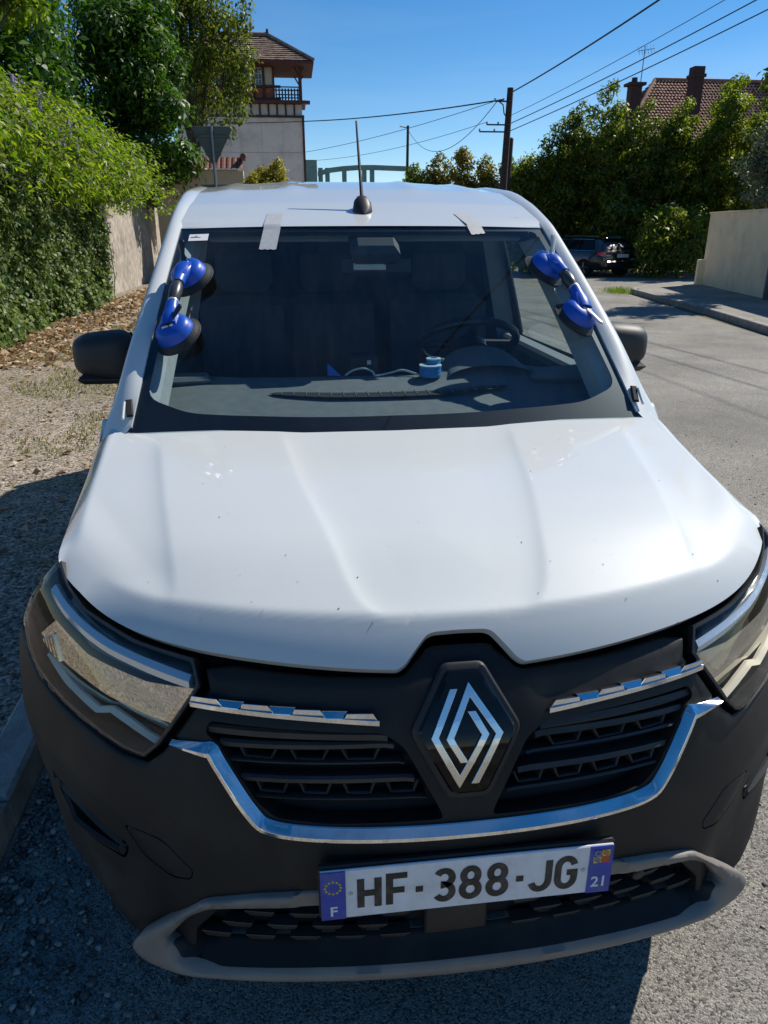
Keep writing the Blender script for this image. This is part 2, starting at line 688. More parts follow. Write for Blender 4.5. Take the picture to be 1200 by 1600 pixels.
kerb_strip('kerb', [(-1.12, -1.5), (-1.125, 0.8), (-1.14, 1.5), (-1.2, 4.5)], 0.125, 0.12, -1, 'low grey concrete kerb beside the near left side of the white van')
# pavement on the far side of the road
KR = [(8.68, 18.3), (8.04, 13.6), (7.43, 10.46), (6.6, 6.2), (5.6, 0), (4.6, -8)]
cap = [(8.68, 18.3), (8.85, 18.8), (9.3, 19.35), (10.1, 20.2), (11.4, 21.1)]
inner = [(11.3, 20.95), (10.15, 20.05), (9.4, 19.25), (8.99, 18.72), (8.82, 18.25), (8.18, 13.6), (7.57, 10.4), (6.74, 6.2), (5.74, 0), (4.74, -8)]
sheet('pavement', inner + [(12, -8), (13, 10), (14, 16), (14, 20.95)], 0.115, PAVE)
kerb_strip('kerb', list(reversed(KR)) + cap[1:], 0.14, 0.12, 1, 'pavement kerb at the right of the road in front of the beige wall')

# ================================================================== VAN
VAN = thing('white_van', 'white panel van with black bumper parked facing the camera, blue suction lifters on its windscreen', 'van', (0, 2.2, 0))


def gplan(x):
    a = np.minimum(np.abs(x) / 0.93, 0.99995)
    return 0.7 * (1 - (1 - a ** 2.2) ** (1 / 2.2))


def hprof(z):
    return np.interp(z, [.1, .2, .3, .4, .62, .7, .8, .9, .95, 1.0, 1.1], [.07, .05, .01, .01, .01, .025, .054, .104, .136, .18, .3])


def splan(z):
    return np.interp(z, [.1, .2, .33, .45, .6], [.45, .5, .58, .8, 1])


def Fy(x, z):
    # smoothed over z so that no creases show
    s = 0
    for dz, wgt in ((-.03, .25), (0, .5), (.03, .25)):
        s = s + wgt * (gplan(x) * splan(z + dz) + hprof(z + dz))
    return s


def front(x, z, off):
    x = np.asarray(x, float)
    z = np.asarray(z, float)
    e = 1e-3
    fx = (Fy(x + e, z) - Fy(x - e, z)) / (2 * e)
    fz = (Fy(x, z + e) - Fy(x, z - e)) / (2 * e)
    n = np.stack([fx, -np.ones_like(fx), fz], -1)
    n /= np.linalg.norm(n, axis=-1)[..., None]
    p = np.stack([x, Fy(x, z), z], -1)
    return p + n * np.asarray(off, float)[..., None]


# arc-length parameter for the plan curve
_xs = np.linspace(0, 0.928, 600)
_us = np.concatenate([[0], np.cumsum(np.hypot(np.diff(_xs), np.diff(gplan(_xs))))])


def X2U(x):
    x = np.asarray(x, float)
    return np.sign(x) * np.interp(np.abs(x), _xs, _us)


def U2X(u):
    u = np.asarray(u, float)
    return np.sign(u) * np.interp(np.abs(u), _us, _xs)


def toU(poly):
    p = np.array(poly, float)
    return np.stack([X2U(p[:, 0]), p[:, 1]], 1)


def mirror(poly):
    return [(-x, z) for x, z in poly][::-1]


def front_part(name, poly, m, parent, off=0.0, depth=0.02, bev=0.0, holes=(), step=0.02, rnd=0.0, hole_depth=None, smooth=True, angle=35, cap_depth=True):
    """patch on the front surface, outline in (x, z) metres"""
    P = toU(poly)
    if rnd:
        P = rounded(P, rnd)
    P = densify(P, step)
    H = [densify(rounded(toU(h), 0.012), step) for h in holes]
    offf = off if callable(off) else (lambda x, z: np.full(np.shape(x), float(off)))
    inn = inset(P, bev) if bev else P
    V2, T = tri2d(inn, H, step)
    x, z = U2X(V2[:, 0]), V2[:, 1]
    V = list(front(x, z, offf(x, z)))
    fs = [tuple(t) for t in T]
    nb = len(inn)
    if bev:
        x2, z2 = U2X(P[:, 0]), P[:, 1]
        k = len(V)
        V += list(front(x2, z2, offf(x2, z2) - bev * 0.8))
        for i in range(nb):
            j = (i + 1) % nb
            fs.append((i, j, k + j, k + i))
    if depth:
        # skirts
        if bev:
            ring = list(range(k, k + nb))
            x2, z2 = U2X(P[:, 0]), P[:, 1]
            kk = len(V)
            V += list(front(x2, z2, offf(x2, z2) - bev * 0.8 - depth))
            for i in range(nb):
                j = (i + 1) % nb
                fs.append((ring[i], ring[j], kk + j, kk + i))
        be = boundary_edges(T)
        used = {}
        for a, b in be:
            for q in (a, b):
                if q not in used and (not bev or q >= nb):
                    hd = depth if hole_depth is None or q < nb else hole_depth
                    xx, zz = U2X(V2[q, 0]), V2[q, 1]
                    used[q] = len(V)
                    V.append(front(xx, zz, float(offf(xx, zz)) - hd))
            if a in used and b in used:
                fs.append((a, b, used[b], used[a]))
    return mesh(name, V, fs, m, parent, None, smooth, angle)


def front_sweep(name, path, prof, m, parent, n=60, closed=False, smooth=True, sm=True, angle=30, taper=None):
    """profile [(t, off)] swept along a path in (x, z); t is measured to the left of the travel direction"""
    P = toU(path)
    P = smooth_open(P, n) if sm else densify(P, 0.015, closed)
    N = len(P)
    if closed:
        tn = np.roll(P, -1, 0) - np.roll(P, 1, 0)
    else:
        tn = np.gradient(P, axis=0)
    tn /= np.linalg.norm(tn, axis=1)[:, None]
    nn = np.stack([-tn[:, 1], tn[:, 0]], 1)
    V, fs = [], []
    K = len(prof)
    for t, o in prof:
        tf = np.ones(N) if taper is None else np.interp(np.minimum(np.arange(N), np.arange(N)[::-1]) / N, [0, taper], [.38, 1])
        q = P + nn * (t * tf)[:, None]
        V += list(front(U2X(q[:, 0]), q[:, 1], np.full(N, o)))
    for a in range(K - 1):
        for i in range(N if closed else N - 1):
            j = (i + 1) % N
            fs.append((a * N + i, a * N + j, (a + 1) * N + j, (a + 1) * N + i))
    if not closed:
        fs.append(tuple(a * N for a in range(K)))
        fs.append(tuple(a * N + N - 1 for a in range(K))[::-1])
    return mesh(name, V, fs, m, parent, None, smooth, angle)


# ---- outlines on the front (x, z), right half positive x
BON_F = [(0, .957), (.046, .956), (.058, .953), (.098, .917), (.113, .911), (.25, .915), (.40, .923), (.46, .929), (.52, .934), (.59, .944), (.65, .955), (.70, .978), (.737, 1.003)]
HL = [(.742, 1.006), (.772, .975), (.808, .93), (.832, .88), (.828, .84), (.80, .808), (.737, .784), (.666, .762), (.602, .742), (.562, .738), (.533, .766), (.454, .872), (.464, .914), (.571, .926), (.677, .952), (.722, .980)]
U_IN = [(-.505, .783), (-.453, .785), (-.430, .786), (-.412, .758), (-.363, .683), (-.334, .662), (-.256, .656), (-.12, .655), (0, .655)]
U_IN = U_IN + [(-x, z) for x, z in U_IN[-2::-1]]
SK_OUT = [(-.265, .519), (-.374, .503), (-.468, .478), (-.532, .425), (-.604, .372), (-.617, .352), (-.604, .334), (-.575, .321), (-.535, .310), (-.458, .311), (-.268, .313), (0, .309)]
SK_OUT = [(0, .523)] + SK_OUT
SK_FULL = SK_OUT + [(-x, z) for x, z in SK_OUT[-2:0:-1]]
LG = [(-.553, .374), (-.502, .436), (-.464, .460), (-.40, .472), (-.262, .489), (0, .494)]
LGB = [(0, .378), (-.26, .374), (-.49, .362)]
LG_FULL = LG + [(-x, z) for x, z in LG[-2::-1]] + [(-x, z) for x, z in LGB[::-1]] + LGB[1:]
GR = [(-.448, .800), (-.440, .822), (-.30, .820), (-.142, .816), (-.107, .792), (-.080, .742), (-.051, .686), (-.042, .664), (-.25, .661), (-.331, .667), (-.362, .692), (-.406, .757), (-.426, .789)]
FOG = [(-.80, .600), (-.752, .516), (-.635, .500), (-.618, .540), (-.728, .582)]
TOW = [(-.622, .586), (-.585, .589), (-.542, .583), (-.488, .532), (-.492, .511), (-.531, .506), (-.584, .529)]

# bumper outline: under bonnet edge, round the lights, down the side, tuck to the skid trim
BO = [(x, z - 0.014) for x, z in BON_F if x <= .45] + [(.446, .90), (.440, .868), (.530, .752), (.560, .726), (.604, .729), (.668, .750), (.738, .771), (.803, .796), (.845, .83), (.875, .83), (.892, .70), (.880, .63), (.84, .585), (.76, .505), (.690, .405), (.645, .362), (.612, .345), (.55, .325), (.50, .36), (.495, .40), (.45, .45), (.38, .475), (.26, .49), (0, .495)]
BO_FULL = BO + [(-x, z) for x, z in BO[-2:0:-1]]


def bump_off(x, z):
    ax = np.abs(x)
    line = np.interp(ax, [.45, .547, .616, .744, .86], [.44, .535, .60, .652, .655])
    d = line - z
    o = -0.16 * np.clip(d, 0, .16) * sstep(.47, .56, ax)
    # soft shoulder below the lights
    line2 = np.interp(ax, [.3, .55, .66, .80, .9], [.60, .69, .715, .755, .77])
    o = o - 0.05 * np.clip(z - line2, 0, .1) * sstep(.45, .55, ax)
    o = o - 0.004
    # shelf above the trims
    sh = sstep(.835, .86, z + 0.02 * ax) * sstep(.11, .16, ax) * (1 - sstep(.43, .47, ax))
    return o - 0.006 * sh - 0.010 * sstep(.885, .93, z)


front_part('bumper', BO_FULL, PLASTIC, VAN, bump_off, 0.06, 0.006, [GR, mirror(GR), FOG, mirror(FOG), TOW, mirror(TOW)], 0.018, hole_depth=0.045, angle=50)
# dark structure behind all openings
front_part('bumper_core', [(.80, .99), (.86, .9), (.86, .6), (.70, .42), (.60, .36), (.5, .34), (-.5, .34), (-.60, .36), (-.70, .42), (-.86, .6), (-.86, .9), (-.80, .99), (-.5, .93), (.5, .93)], BLACK, VAN, -0.075, 0.0, step=0.03)
# side return of the bumper lower corner to the wheel arch
for sx in (-1, 1):
    edge = [(.892, .70), (.880, .63), (.84, .585), (.76, .505), (.690, .405), (.645, .362), (.612, .345)]
    ee = densify(edge, 0.02, False)
    V, Fs = [], []
    K = 8
    for i, (x, z) in enumerate(ee):
        p = front(x, z, float(bump_off(np.array(x), np.array(z))) - .0045)
        for k in range(K):
            y = p[1] + (.58 - p[1]) * k / (K - 1)
            xl = np.interp(y, [.3, .4, .5, .6], [np.interp(z, [.35, .4, .5, .6, .7], q) for q in ([.77, .78, .79, .80, .795], [.83, .835, .845, .845, .83], [.875, .885, .89, .875, .86], [.91, .91, .91, .905, .89])]) - .014
            xx = min(xl, p[0] + (y - p[1]) * .75)
            V.append((sx * (p[0] if k == 0 else max(xx, p[0] - .03)), y, z - .03 * k / (K - 1) * (1 if z < .5 else 0)))
    for i in range(len(ee) - 1):
        for k in range(K - 1):
            a = i * K + k
            Fs.append((a, a + 1, a + K + 1, a + K))
    mesh('bumper_corner', V, Fs, PLASTIC, VAN, None, True)

# tow covers and fog pockets
for s in (0, 1):
    tw = TOW if s == 0 else mirror(TOW)
    tp = inset(densify(rounded(toU(tw), 0.02), 0.012), 0.0022)
    front_part('tow_cover', [(float(U2X(u)), z) for u, z in tp], PLASTIC, VAN, lambda x, z: bump_off(x, z) + 0.0005, 0.012, 0.0015, step=0.015)
    fg = FOG if s == 0 else mirror(FOG)
    ip = inset(toU(fg), 0.001)
    pocket = front_part('fog_pocket', [(float(U2X(u)), z) for u, z in ip], BLACK, VAN, -0.050, 0.0, step=0.02)
    loop = [(float(U2X(u)), z) for u, z in inset(densify(rounded(toU(fg), .01), .02), 0.012)]
    front_sweep('fog_frame', loop, [(-.006, -.044), (-.006, -.020), (0.004, -.014), (.010, -.020), (.010, -.044)], PLASTIC, VAN, closed=True, sm=False)

# ---- lower trim and lower grille


LG_D = densify(rounded(LG_FULL, .012), .02)


def skid_off(x, z):
    x, z = np.asarray(x, float), np.asarray(z, float)
    P = np.stack([np.ravel(x), np.ravel(z)], 1)
    d = dist_poly(P, LG_D)[0].reshape(x.shape)
    wl = sstep(.402, .372, z) * (1 - sstep(.50, .555, np.abs(x)))
    lo = np.interp(d, [0, .010, .030, .038, .042, .060, .08], [-.044, -.034, -.006, .010, .014, .014, .012])
    hi = np.interp(d, [0, .004, .05], [.004, .010, .010])
    o = hi * (1 - wl) + lo * wl
    return np.where((z > .47) & (np.abs(x) < .30), .002, o)


skid = front_part('skid_trim', SK_FULL, SATIN, VAN, skid_off, 0.03, 0.005, [LG_FULL], 0.011, rnd=.016, hole_depth=0.03, angle=60)
lipo = [(-.540, .373), (-.49, .3615), (-.26, .3735), (0, .3775)]
lipb = [(0, .3435), (-.26, .3405), (-.45, .332), (-.524, .340)]
lp_ = lipo + [(-x, z) for x, z in lipo[-2::-1]] + [(-x, z) for x, z in lipb[::-1]] + lipb[1:]
front_part('trim_lip', lp_, PLASTIC, VAN, lambda x, z: skid_off(x, z) + .0022, .004, 0.0, step=.010, rnd=.008, angle=70)
front_part('lower_grille_panel', [(x * 1.01, z) for x, z in LG_FULL], BLACK, VAN, -0.055, 0.0, step=0.03)
front_part('sensor_panel', [(-.07, .372), (.05, .376), (.05, .470), (-.07, .470)], PLASTIC_D, VAN, -0.026, 0.03, 0.004, step=0.02)
for row, zc in enumerate((.470, .440, .412, .386)):
    for i in range(-7, 8):
        xc = (i + (0.5 if row % 2 else 0)) * 0.084
        hw = 0.029
        if -.105 < xc < .09:
            continue
        zt = np.interp(abs(xc) + .028, [0, .26, .40, .458, .484, .529], [.494, .489, .472, .457, .435, .373])
        if zc > zt - .008 or abs(xc) > .50:
            continue
        front_part('grille_block', [(xc - hw * .72, zc - .017), (xc + hw * .72, zc - .017), (xc + hw, zc + .004), (xc - hw, zc + .004)], GRB, VAN,
                   lambda x, z, zc=zc: -.018 - (zc + .004 - z) * .55, 0.025, 0.0015, step=0.05, smooth=False)
front_part('parking_sensor', [(.345 + .013 * math.cos(a), .462 + .011 * math.sin(a)) for a in np.linspace(0, 2 * math.pi, 14, endpoint=False)], PLASTIC_D, VAN, 0.0, 0.03, 0.003, step=0.02)

# ---- upper grille
for s in (0, 1):
    poly = GR if s == 0 else mirror(GR)
    front_part('grille_panel', poly, BLACK, VAN, -0.045, 0.0, step=0.03)
    sg = -1 if s == 0 else 1
    for zo, zi, xi, th in ((.808, .807, .135, .0085), (.786, .793, .125, .007), (.760, .764, .108, .0035), (.730, .735, .092, .007), (.700, .702, .072, .0035)):
        xo = np.interp(zo, [.675, .698, .745, .79, .81], [.335, .366, .402, .427, .446])
        p = [(sg * xi, zi), (sg * (xi + .03), zi + .002), (sg * (xi + xo) / 2, (zi + zo) / 2 + .002), (sg * xo, zo)]
        front_sweep('grille_slat', p, [(-th, -.044), (-th, -.014), (-th * .4, -.009), (th * .7, -.012), (th, -.044)], GRB, VAN, n=24)
    for zt, zb, x0, x1, nn in ((.785, .7665, .150, .415, 3), (.729, .709, .085, .385, 4)):
        for i in range(nn):
            a = x0 + (x1 - x0) * i / nn
            b = a + (x1 - x0) / nn * 0.74
            c = (b - a) * .15
            t_ = .005 * (1 - (a - x0) / (x1 - x0))
            pth = [(sg * a, zt + t_), (sg * (a + c), zb + t_), (sg * (b - c), zb + t_), (sg * b, zt + t_)]
            front_sweep('grille_cell', pth, [(-.0022, -.042), (-.0022, -.014), (0, -.011), (.0022, -.014), (.0022, -.042)], GRB, VAN, sm=False)

# ---- chrome U
front_sweep('chrome_surround', U_IN, [(.003, -.012), (.0025, .000), (.001, .002), (-.0132, .0118), (-.0140, .0120), (-.0208, .0105), (-.0216, .0095), (-.022, -.014)], CHROME, VAN, n=110, angle=20, taper=.085)
# ---- chrome trims under the bonnet: a strip and its raised blocks
for sg in (-1, 1):
    tr = [(sg * .468, .846), (sg * .36, .843), (sg * .25, .839), (sg * .148, .833)]
    q = tr if sg < 0 else tr[::-1]
    o = front_sweep('chrome_strip', q, [(.004, -.010), (.0038, .0070), (.0030, .0082), (-.0045, .0040), (-.0052, .0030), (-.0055, -.010)], CHROME, VAN, n=40, angle=20)
    for i in range(7):
        a = .158 + i * .0435
        b = a + .0435
        zc = np.interp(a, [.148, .25, .36, .468], [.833, .839, .843, .846])
        up = 0.0148
        c = .007
        if i % 2 == 0:
            poly = [(a - c, zc + .003), (b + c, zc + .003), (b - .0005, zc + up), (a + .0005, zc + up)]
            so_ = lambda x, z, zc=zc: 0.003 + (z - zc) * 0.62
        else:
            poly = [(a + c + .0008, zc + .004), (b - c - .0008, zc + .004), (b + .0005, zc + up), (a - .0005, zc + up)]
            so_ = lambda x, z, zc=zc: 0.013 - (z - zc) * 0.75
        poly = [(sg * x, z) for x, z in poly]
        front_part('chrome_block', poly, CHROME, o, so_, 0.012, 0.0008, step=0.02, smooth=False)

# ---- badge
BG = [(-.030, .906), (.030, .906), (.0855, .815), (.030, .715), (-.030, .715), (-.0855, .815)]
front_part('badge_surround', [(-.036, .917), (.036, .917), (.0965, .817), (.036, .704), (-.036, .704), (-.0965, .817)], PLASTIC_D, VAN, 0.006, 0.02, 0.004, step=0.02, rnd=.012)
bpn = front_part('badge_panel', BG, GLOSSB, VAN, 0.012, 0.012, 0.0035, step=0.012, rnd=.01)


def zoomlogo(p):
    # measured from the badge: map to (x, z)
    return p


S1 = [(-.0208, .8792), (-.0570, .8085), (-.0180, .7375), (.0293, .8095), (.0075, .8455)]
S2 = [(.0085, .7330), (.0535, .8100), (.0055, .8775), (-.0315, .8060), (-.0090, .7690)]


def ribbon(path, wd):
    P = np.array(path, float)
    t = np.gradient(P, axis=0)
    L, Rr = [], []
    n = len(P)
    for i in range(n):
        d1 = (P[i] - P[i - 1]) if i else (P[1] - P[0])
        d2 = (P[i + 1] - P[i]) if i < n - 1 else (P[-1] - P[-2])
        d1 = d1 / np.linalg.norm(d1)
        d2 = d2 / np.linalg.norm(d2)
        n1, n2 = np.array([-d1[1], d1[0]]), np.array([-d2[1], d2[0]])
        b = n1 + n2
        b = b / (b @ b / 2)
        if i in (0, n - 1):
            # cut the ends level
            b = np.array([math.copysign(1 / max(.3, abs(d1[1])), n1[0]), 0])
        L.append(P[i] + b * wd / 2)
        Rr.append(P[i] - b * wd / 2)
    return [tuple(p) for p in L + Rr[::-1]]


LOGO = mat('emblem_chrome', (0.80, 0.80, 0.81), 0.18, 1.0, rvar=0.05)
for sp in (S1, S2):
    front_part('emblem_strip', ribbon(sp, .0112), LOGO, bpn, 0.0162, 0.005, 0.0006, step=0.01, smooth=False)

# ---- headlights
LCH = mat('lamp_chrome', (0.62, 0.61, 0.56), 0.03, 1.0)
LDK = mat('lamp_dark', (0.010, 0.012, 0.010), 0.12, 0, 0.3)
DRLM = mat('lamp_light_guide', (0.80, 0.84, 0.88), 0.22, 0.55, 0.5, 1.0)
LCR = mat('lamp_cream', (0.85, 0.78, 0.58), 0.5)
for sg in (-1, 1):
    mi = lambda L: [(sg * x, z) for x, z in L] if sg > 0 else [(sg * x, z) for x, z in L][::-1]
    hl = front_part('headlight', mi(HL), LDK, VAN, -0.088, 0.0, step=0.02, rnd=.01)
    gl = [tuple(p) for p in HL]
    front_part('lamp_wall', mi(HL), PLASTIC_D, hl, -0.004, 0.012, 0.0, [mi([(float(U2X(u)), z) for u, z in inset(densify(toU(HL), .02), .006)])], 0.012, hole_depth=0.084)
    up = [(.725, .965), (.70, .948), (.66, .930), (.58, .907), (.485, .893), (.463, .872), (.56, .868), (.68, .885), (.745, .925)]
    front_part('lamp_shade', mi(up), LDK, hl, -0.022, 0.02, 0.004, step=0.02)
    low = [(.742, .914), (.68, .878), (.56, .862), (.470, .866), (.538, .778), (.563, .752), (.602, .756), (.666, .777), (.735, .80), (.787, .825), (.802, .865)]
    refl = front_part('reflector', mi(low), LCH, hl, lambda x, z: -0.030 + 0.29 * (z - .82) + .10 * (np.abs(x) - .62) ** 2, 0.0, step=0.012)
    dp = [(.768, .955), (.724, .930), (.648, .905), (.583, .893), (.476, .876)]
    front_sweep('light_guide', mi(dp) if sg < 0 else mi(dp)[::-1], [(-.012, -.026), (-.011, -.016), (0.0, -.009), (.011, -.013), (.012, -.026)], DRLM, hl, n=40)
    cb = [(.792, .835), (.740, .806), (.672, .782), (.640, .793), (.60, .780), (.548, .760)]
    front_sweep('lamp_bar', mi(cb), [(-.0055, -.034), (-.005, -.028), (.003, -.019), (.0045, -.023), (.005, -.032)], LCR, hl, sm=False)
    roff = lambda x, z: -0.030 + 0.29 * (z - .82) + .10 * (np.abs(x) - .62) ** 2
    for q in range(6):
        x0 = .757 + .0085 * q
        zt_, zb_ = .885 - .006 * q, .836 + .002 * q
        front_part('lamp_rib', mi([(x0, zb_), (x0 + .004, zb_), (x0 + .002, zt_), (x0 - .002, zt_)]), LCH, hl, lambda x, z: roff(x, z) + .004, .006, 0, step=.05, smooth=False)
    front_part('lens', mi(HL), LENS, hl, 0.004, 0.004, 0.003, step=0.014, rnd=.01, angle=60)

# ---- number plate
PLM = mat('plate_white', (0.72, 0.73, 0.76), 0.35, 0, 0.5, var=0.06, vscale=30, dirt=(0.35, 0.33, 0.30), dirt_amt=0.35, dscale=22)
PBL = mat('plate_blue', (0.02, 0.05, 0.36), 0.35, var=0.15, vscale=40, dirt=(0.25, 0.25, 0.3), dirt_amt=0.3, dscale=30)
INK = mat('plate_ink', (0.012, 0.012, 0.012), 0.5, dirt=(0.2, 0.19, 0.18), dirt_amt=0.35, dscale=40, var=0.05)
PY = -0.003
plate = MB().box((0, PY, .543), (.520, .006, .110), 0, 0.002).build('number_plate', PLM, VAN)
MB().box((0, PY + .010, .543), (.527, .012, .117), 0, 0.003).build('plate_holder', PLASTIC_D, plate)
for sx in (-1, 1):
    MB().box((sx * .2385, PY - .0035, .543), (.043, .0022, .109), 0, 0.0008).build('plate_band', PBL, plate)


def text(name, body, x, z, size, m, parent, y=PY - .0040, depth=0.0006, bold=0.0, sx=1.0, align='CENTER'):
    cu = bpy.data.curves.new(name, 'FONT')
    cu.body = body
    cu.size = size
    cu.extrude = depth
    cu.offset = bold
    cu.align_x = align
    cu.align_y = 'CENTER'
    tmp = bpy.data.objects.new('tmp', cu)
    C.objects.link(tmp)
    bpy.context.view_layer.update()
    me = bpy.data.meshes.new_from_object(tmp.evaluated_get(bpy.context.evaluated_depsgraph_get()))
    bpy.data.objects.remove(tmp)
    bpy.data.curves.remove(cu)
    n = len(me.vertices)
    a = np.empty(n * 3)
    me.vertices.foreach_get('co', a)
    a = a.reshape(-1, 3)
    b = np.stack([a[:, 0] * sx + x, y - a[:, 2], a[:, 1] + z], 1)
    me.vertices.foreach_set('co', b.ravel())
    me.name = name
    return link(name, me, m, parent)


# characters drawn as strokes, plate lettering
def stroke_char(paths, x, z, wd, hgt, lw, m, parent):
    mb = MB()
    for kp, (path, closed) in enumerate(paths):
        P = [(x + px * wd, z + pz * hgt) for px, pz in path]
        P = np.array(P, float)
        n = len(P)
        L, Rr = [], []
        for i in range(n):
            d1 = P[i] - P[i - 1] if (i or closed) else P[1] - P[0]
            d2 = P[(i + 1) % n] - P[i] if (i < n - 1 or closed) else P[-1] - P[-2]
            d1 = d1 / np.linalg.norm(d1)
            d2 = d2 / np.linalg.norm(d2)
            n1, n2 = np.array([-d1[1], d1[0]]), np.array([-d2[1], d2[0]])
            b = n1 + n2
            b = b / max(b @ b / 2, .3)
            L.append(P[i] + b * lw / 2)
            Rr.append(P[i] - b * lw / 2)
        vs = []
        for y in (PY - .0040 - .0003 * kp, PY - .0028 - .0003 * kp):
            vs += [(p[0], y, p[1]) for p in L] + [(p[0], y, p[1]) for p in Rr]
        fs = []
        for i in range(n if closed else n - 1):
            j = (i + 1) % n
            fs += [(i, j, n + j, n + i), (i, j, 2 * n + j, 2 * n + i), (n + i, n + j, 3 * n + j, 3 * n + i)]
        if not closed:
            fs += [(0, n, 3 * n, 2 * n), (n - 1, 2 * n - 1, 4 * n - 1, 3 * n - 1)]
        mb.add(vs, fs)
    return mb.build('plate_character', m, parent, smooth=False)


def arc(cx, cz, rx, rz, a0, a1, n=12):
    return [(cx + rx * math.cos(R(a)), cz + rz * math.sin(R(a))) for a in np.linspace(a0, a1, n)]


CH = {
    'H': [([(0, 0), (0, 1)], 0), ([(1, 0), (1, 1)], 0), ([(.0, .5), (1, .5)], 0)],
    'F': [([(0, 0), (0, 1), (1, 1)], 0), ([(0, .5), (.85, .5)], 0)],
    '-': [([(0, .45), (1, .45)], 0)],
    '3': [(arc(.5, .75, .48, .25, 150, -90, 12) + arc(.5, .26, .5, .26, 90, -150, 14)[0:], 0)],
    '8': [(arc(.5, .75, .44, .25, 0, 360, 22)[:-1], 1), (arc(.5, .26, .5, .26, 0, 360, 22)[:-1], 1)],
    'J': [([(1, 1), (1, .3)] + arc(.5, .3, .5, .3, -15, -165, 10), 0)],
    'G': [(arc(.5, .7, .5, .3, 15, 180, 10) + arc(.5, .3, .5, .3, 180, 360, 12) + [(1, .5), (.55, .5)], 0)],
}
PITCH = [('H', -.191, .030), ('F', -.141, .031), ('-', -.095, .013), ('3', -.059, .029), ('8', -.012, .029), ('8', .036, .029), ('-', .085, .013), ('J', .113, .031), ('G', .161, .030)]
for ch, x, wd in PITCH:
    stroke_char(CH[ch], x, 543e-3 - .0325, wd, .065, .0125, INK, plate)
PWH = mat('plate_print_white', (0.7, 0.7, 0.72), 0.4)
PYE = mat('plate_print_yellow', (0.62, 0.50, 0.05), 0.4)
PRD = mat('plate_print_red', (0.50, 0.06, 0.02), 0.4)
text('country_letter', 'F', -.2385, .508, .030, PWH, plate, y=PY - .0050, bold=.0006)
text('region_number', '21', .2385, .515, .034, PWH, plate, y=PY - .0050, bold=.0005, sx=.9)
for k in range(12):
    a = 2 * math.pi * k / 12
    cx, cz = -.2385 + .0135 * math.sin(a), .563 + .0135 * math.cos(a)
    pts = []
    for j in range(10):
        rr = .0032 if j % 2 == 0 else .0014
        pts.append((cx + rr * math.sin(j * math.pi / 5), cz + rr * math.cos(j * math.pi / 5)))
    MB().prism(pts, PY - .0052, PY - .0044).build('star', PYE, plate, smooth=False)
# regional arms: quartered field
for i, (dx, dz, mm) in enumerate(((-.0075, .0075, PBL), (.0075, .0075, PYE), (-.0075, -.0075, PYE), (.0075, -.0075, PRD))):
    MB().box((.2385 + dx, PY - .0050, .575 + dz), (.0144, .001, .0144)).build('arms_field', mm, plate, smooth=False)
for i in range(3):
    MB().box((.246, PY - .0057, .5785 + i * .0042), (.0135, .0006, .0018), rot=Matrix.Rotation(R(35), 3, 'Y')).build('arms_stripe', PRD, plate, smooth=False)
    MB().box((.231, PY - .0057, .5635 + i * .0042), (.0135, .0006, .0018), rot=Matrix.Rotation(R(35), 3, 'Y')).build('arms_stripe', PBL, plate, smooth=False)
for k in range(7):
    MB().box((.231 + .011 * math.cos(k * .9) * .5, PY - .0057, .5825 + .011 * math.sin(k * .9) * .5), (.0022, .0006, .0022)).build('arms_charge', PYE, plate, smooth=False)
for sx in (-1, 1):
    MB().lathe([(.004, 0), (.0035, .0015), (.0005, .0018)], Matrix.Translation((sx * .208, PY - .003, .545)) @ Matrix.Rotation(R(90), 4, 'X'), 10).build('plate_screw', mat('screw', (.5, .5, .5), .4, .8), plate)

# ---- bonnet
_zx = np.array([p[0] for p in BON_F[4:]])
_zz = np.array([p[1] for p in BON_F[4:]])
_zf = np.polyfit(np.concatenate([_zx, -_zx]), np.concatenate([_zz, _zz]), 6)
BON_S = [(x, float(np.polyval(_zf, x))) for x in np.linspace(.113, .737, 60)]
_fy = [float(Fy(np.array(x), np.array(z))) for x, z in BON_S]
_ff = np.polyfit(np.concatenate([[p[0] for p in BON_S], [-p[0] for p in BON_S]]), _fy + _fy, 8)
BE = [(x, float(Fy(np.array(x), np.array(z))), z) for x, z in BON_F[:4]] + [(x, float(np.polyval(_ff, x)), z) for x, z in BON_S]
BSIDE = [(.752, .455, 1.005), (.768, .57, 1.008), (.786, .75, 1.025), (.801, .95, 1.05), (.806, 1.07, 1.072)]
BREAR = [(.80, 1.125, 1.11), (.735, 1.118, 1.13), (.70, 1.082, 1.125), (.60, 1.035, 1.112), (.45, .995, 1.104), (.25, .962, 1.098), (0, .952, 1.096)]


def zc_prof(y):
    ys = [.05, .10, .13, .16, .20, .25, .30, .36, .50, .75, 1.0, 1.2]
    zs = [.941, .963, .9755, .987, 1.0025, 1.0205, 1.0385, 1.0545, 1.0735, 1.094, 1.112, 1.127]
    s = 0
    for dy, wg in ((-.05, .15), (-.025, .2), (0, .3), (.025, .2), (.05, .15)):
        s = s + wg * np.interp(y + dy, ys, zs)
    return s


_bx = np.array([p[0] for p in BE[4:]])
_by = np.array([p[1] for p in BE[4:]])
_cf = np.polyfit(np.concatenate([_bx, -_bx]), np.concatenate([_by, _by]), 4)


def crown(x, y):
    yf = np.polyval(_cf, np.clip(x, -.74, .74))
    ye = y - .55 * (yf - .125)
    k = np.interp(y, [.1, .35, .6, 1.1], [-.046, -.042, -.024, .012])
    return zc_prof(ye) + k * (np.abs(x) / .75) ** 1.9


def crease(pts, P):
    d, i, t = dist_poly(P, pts, False)
    return d


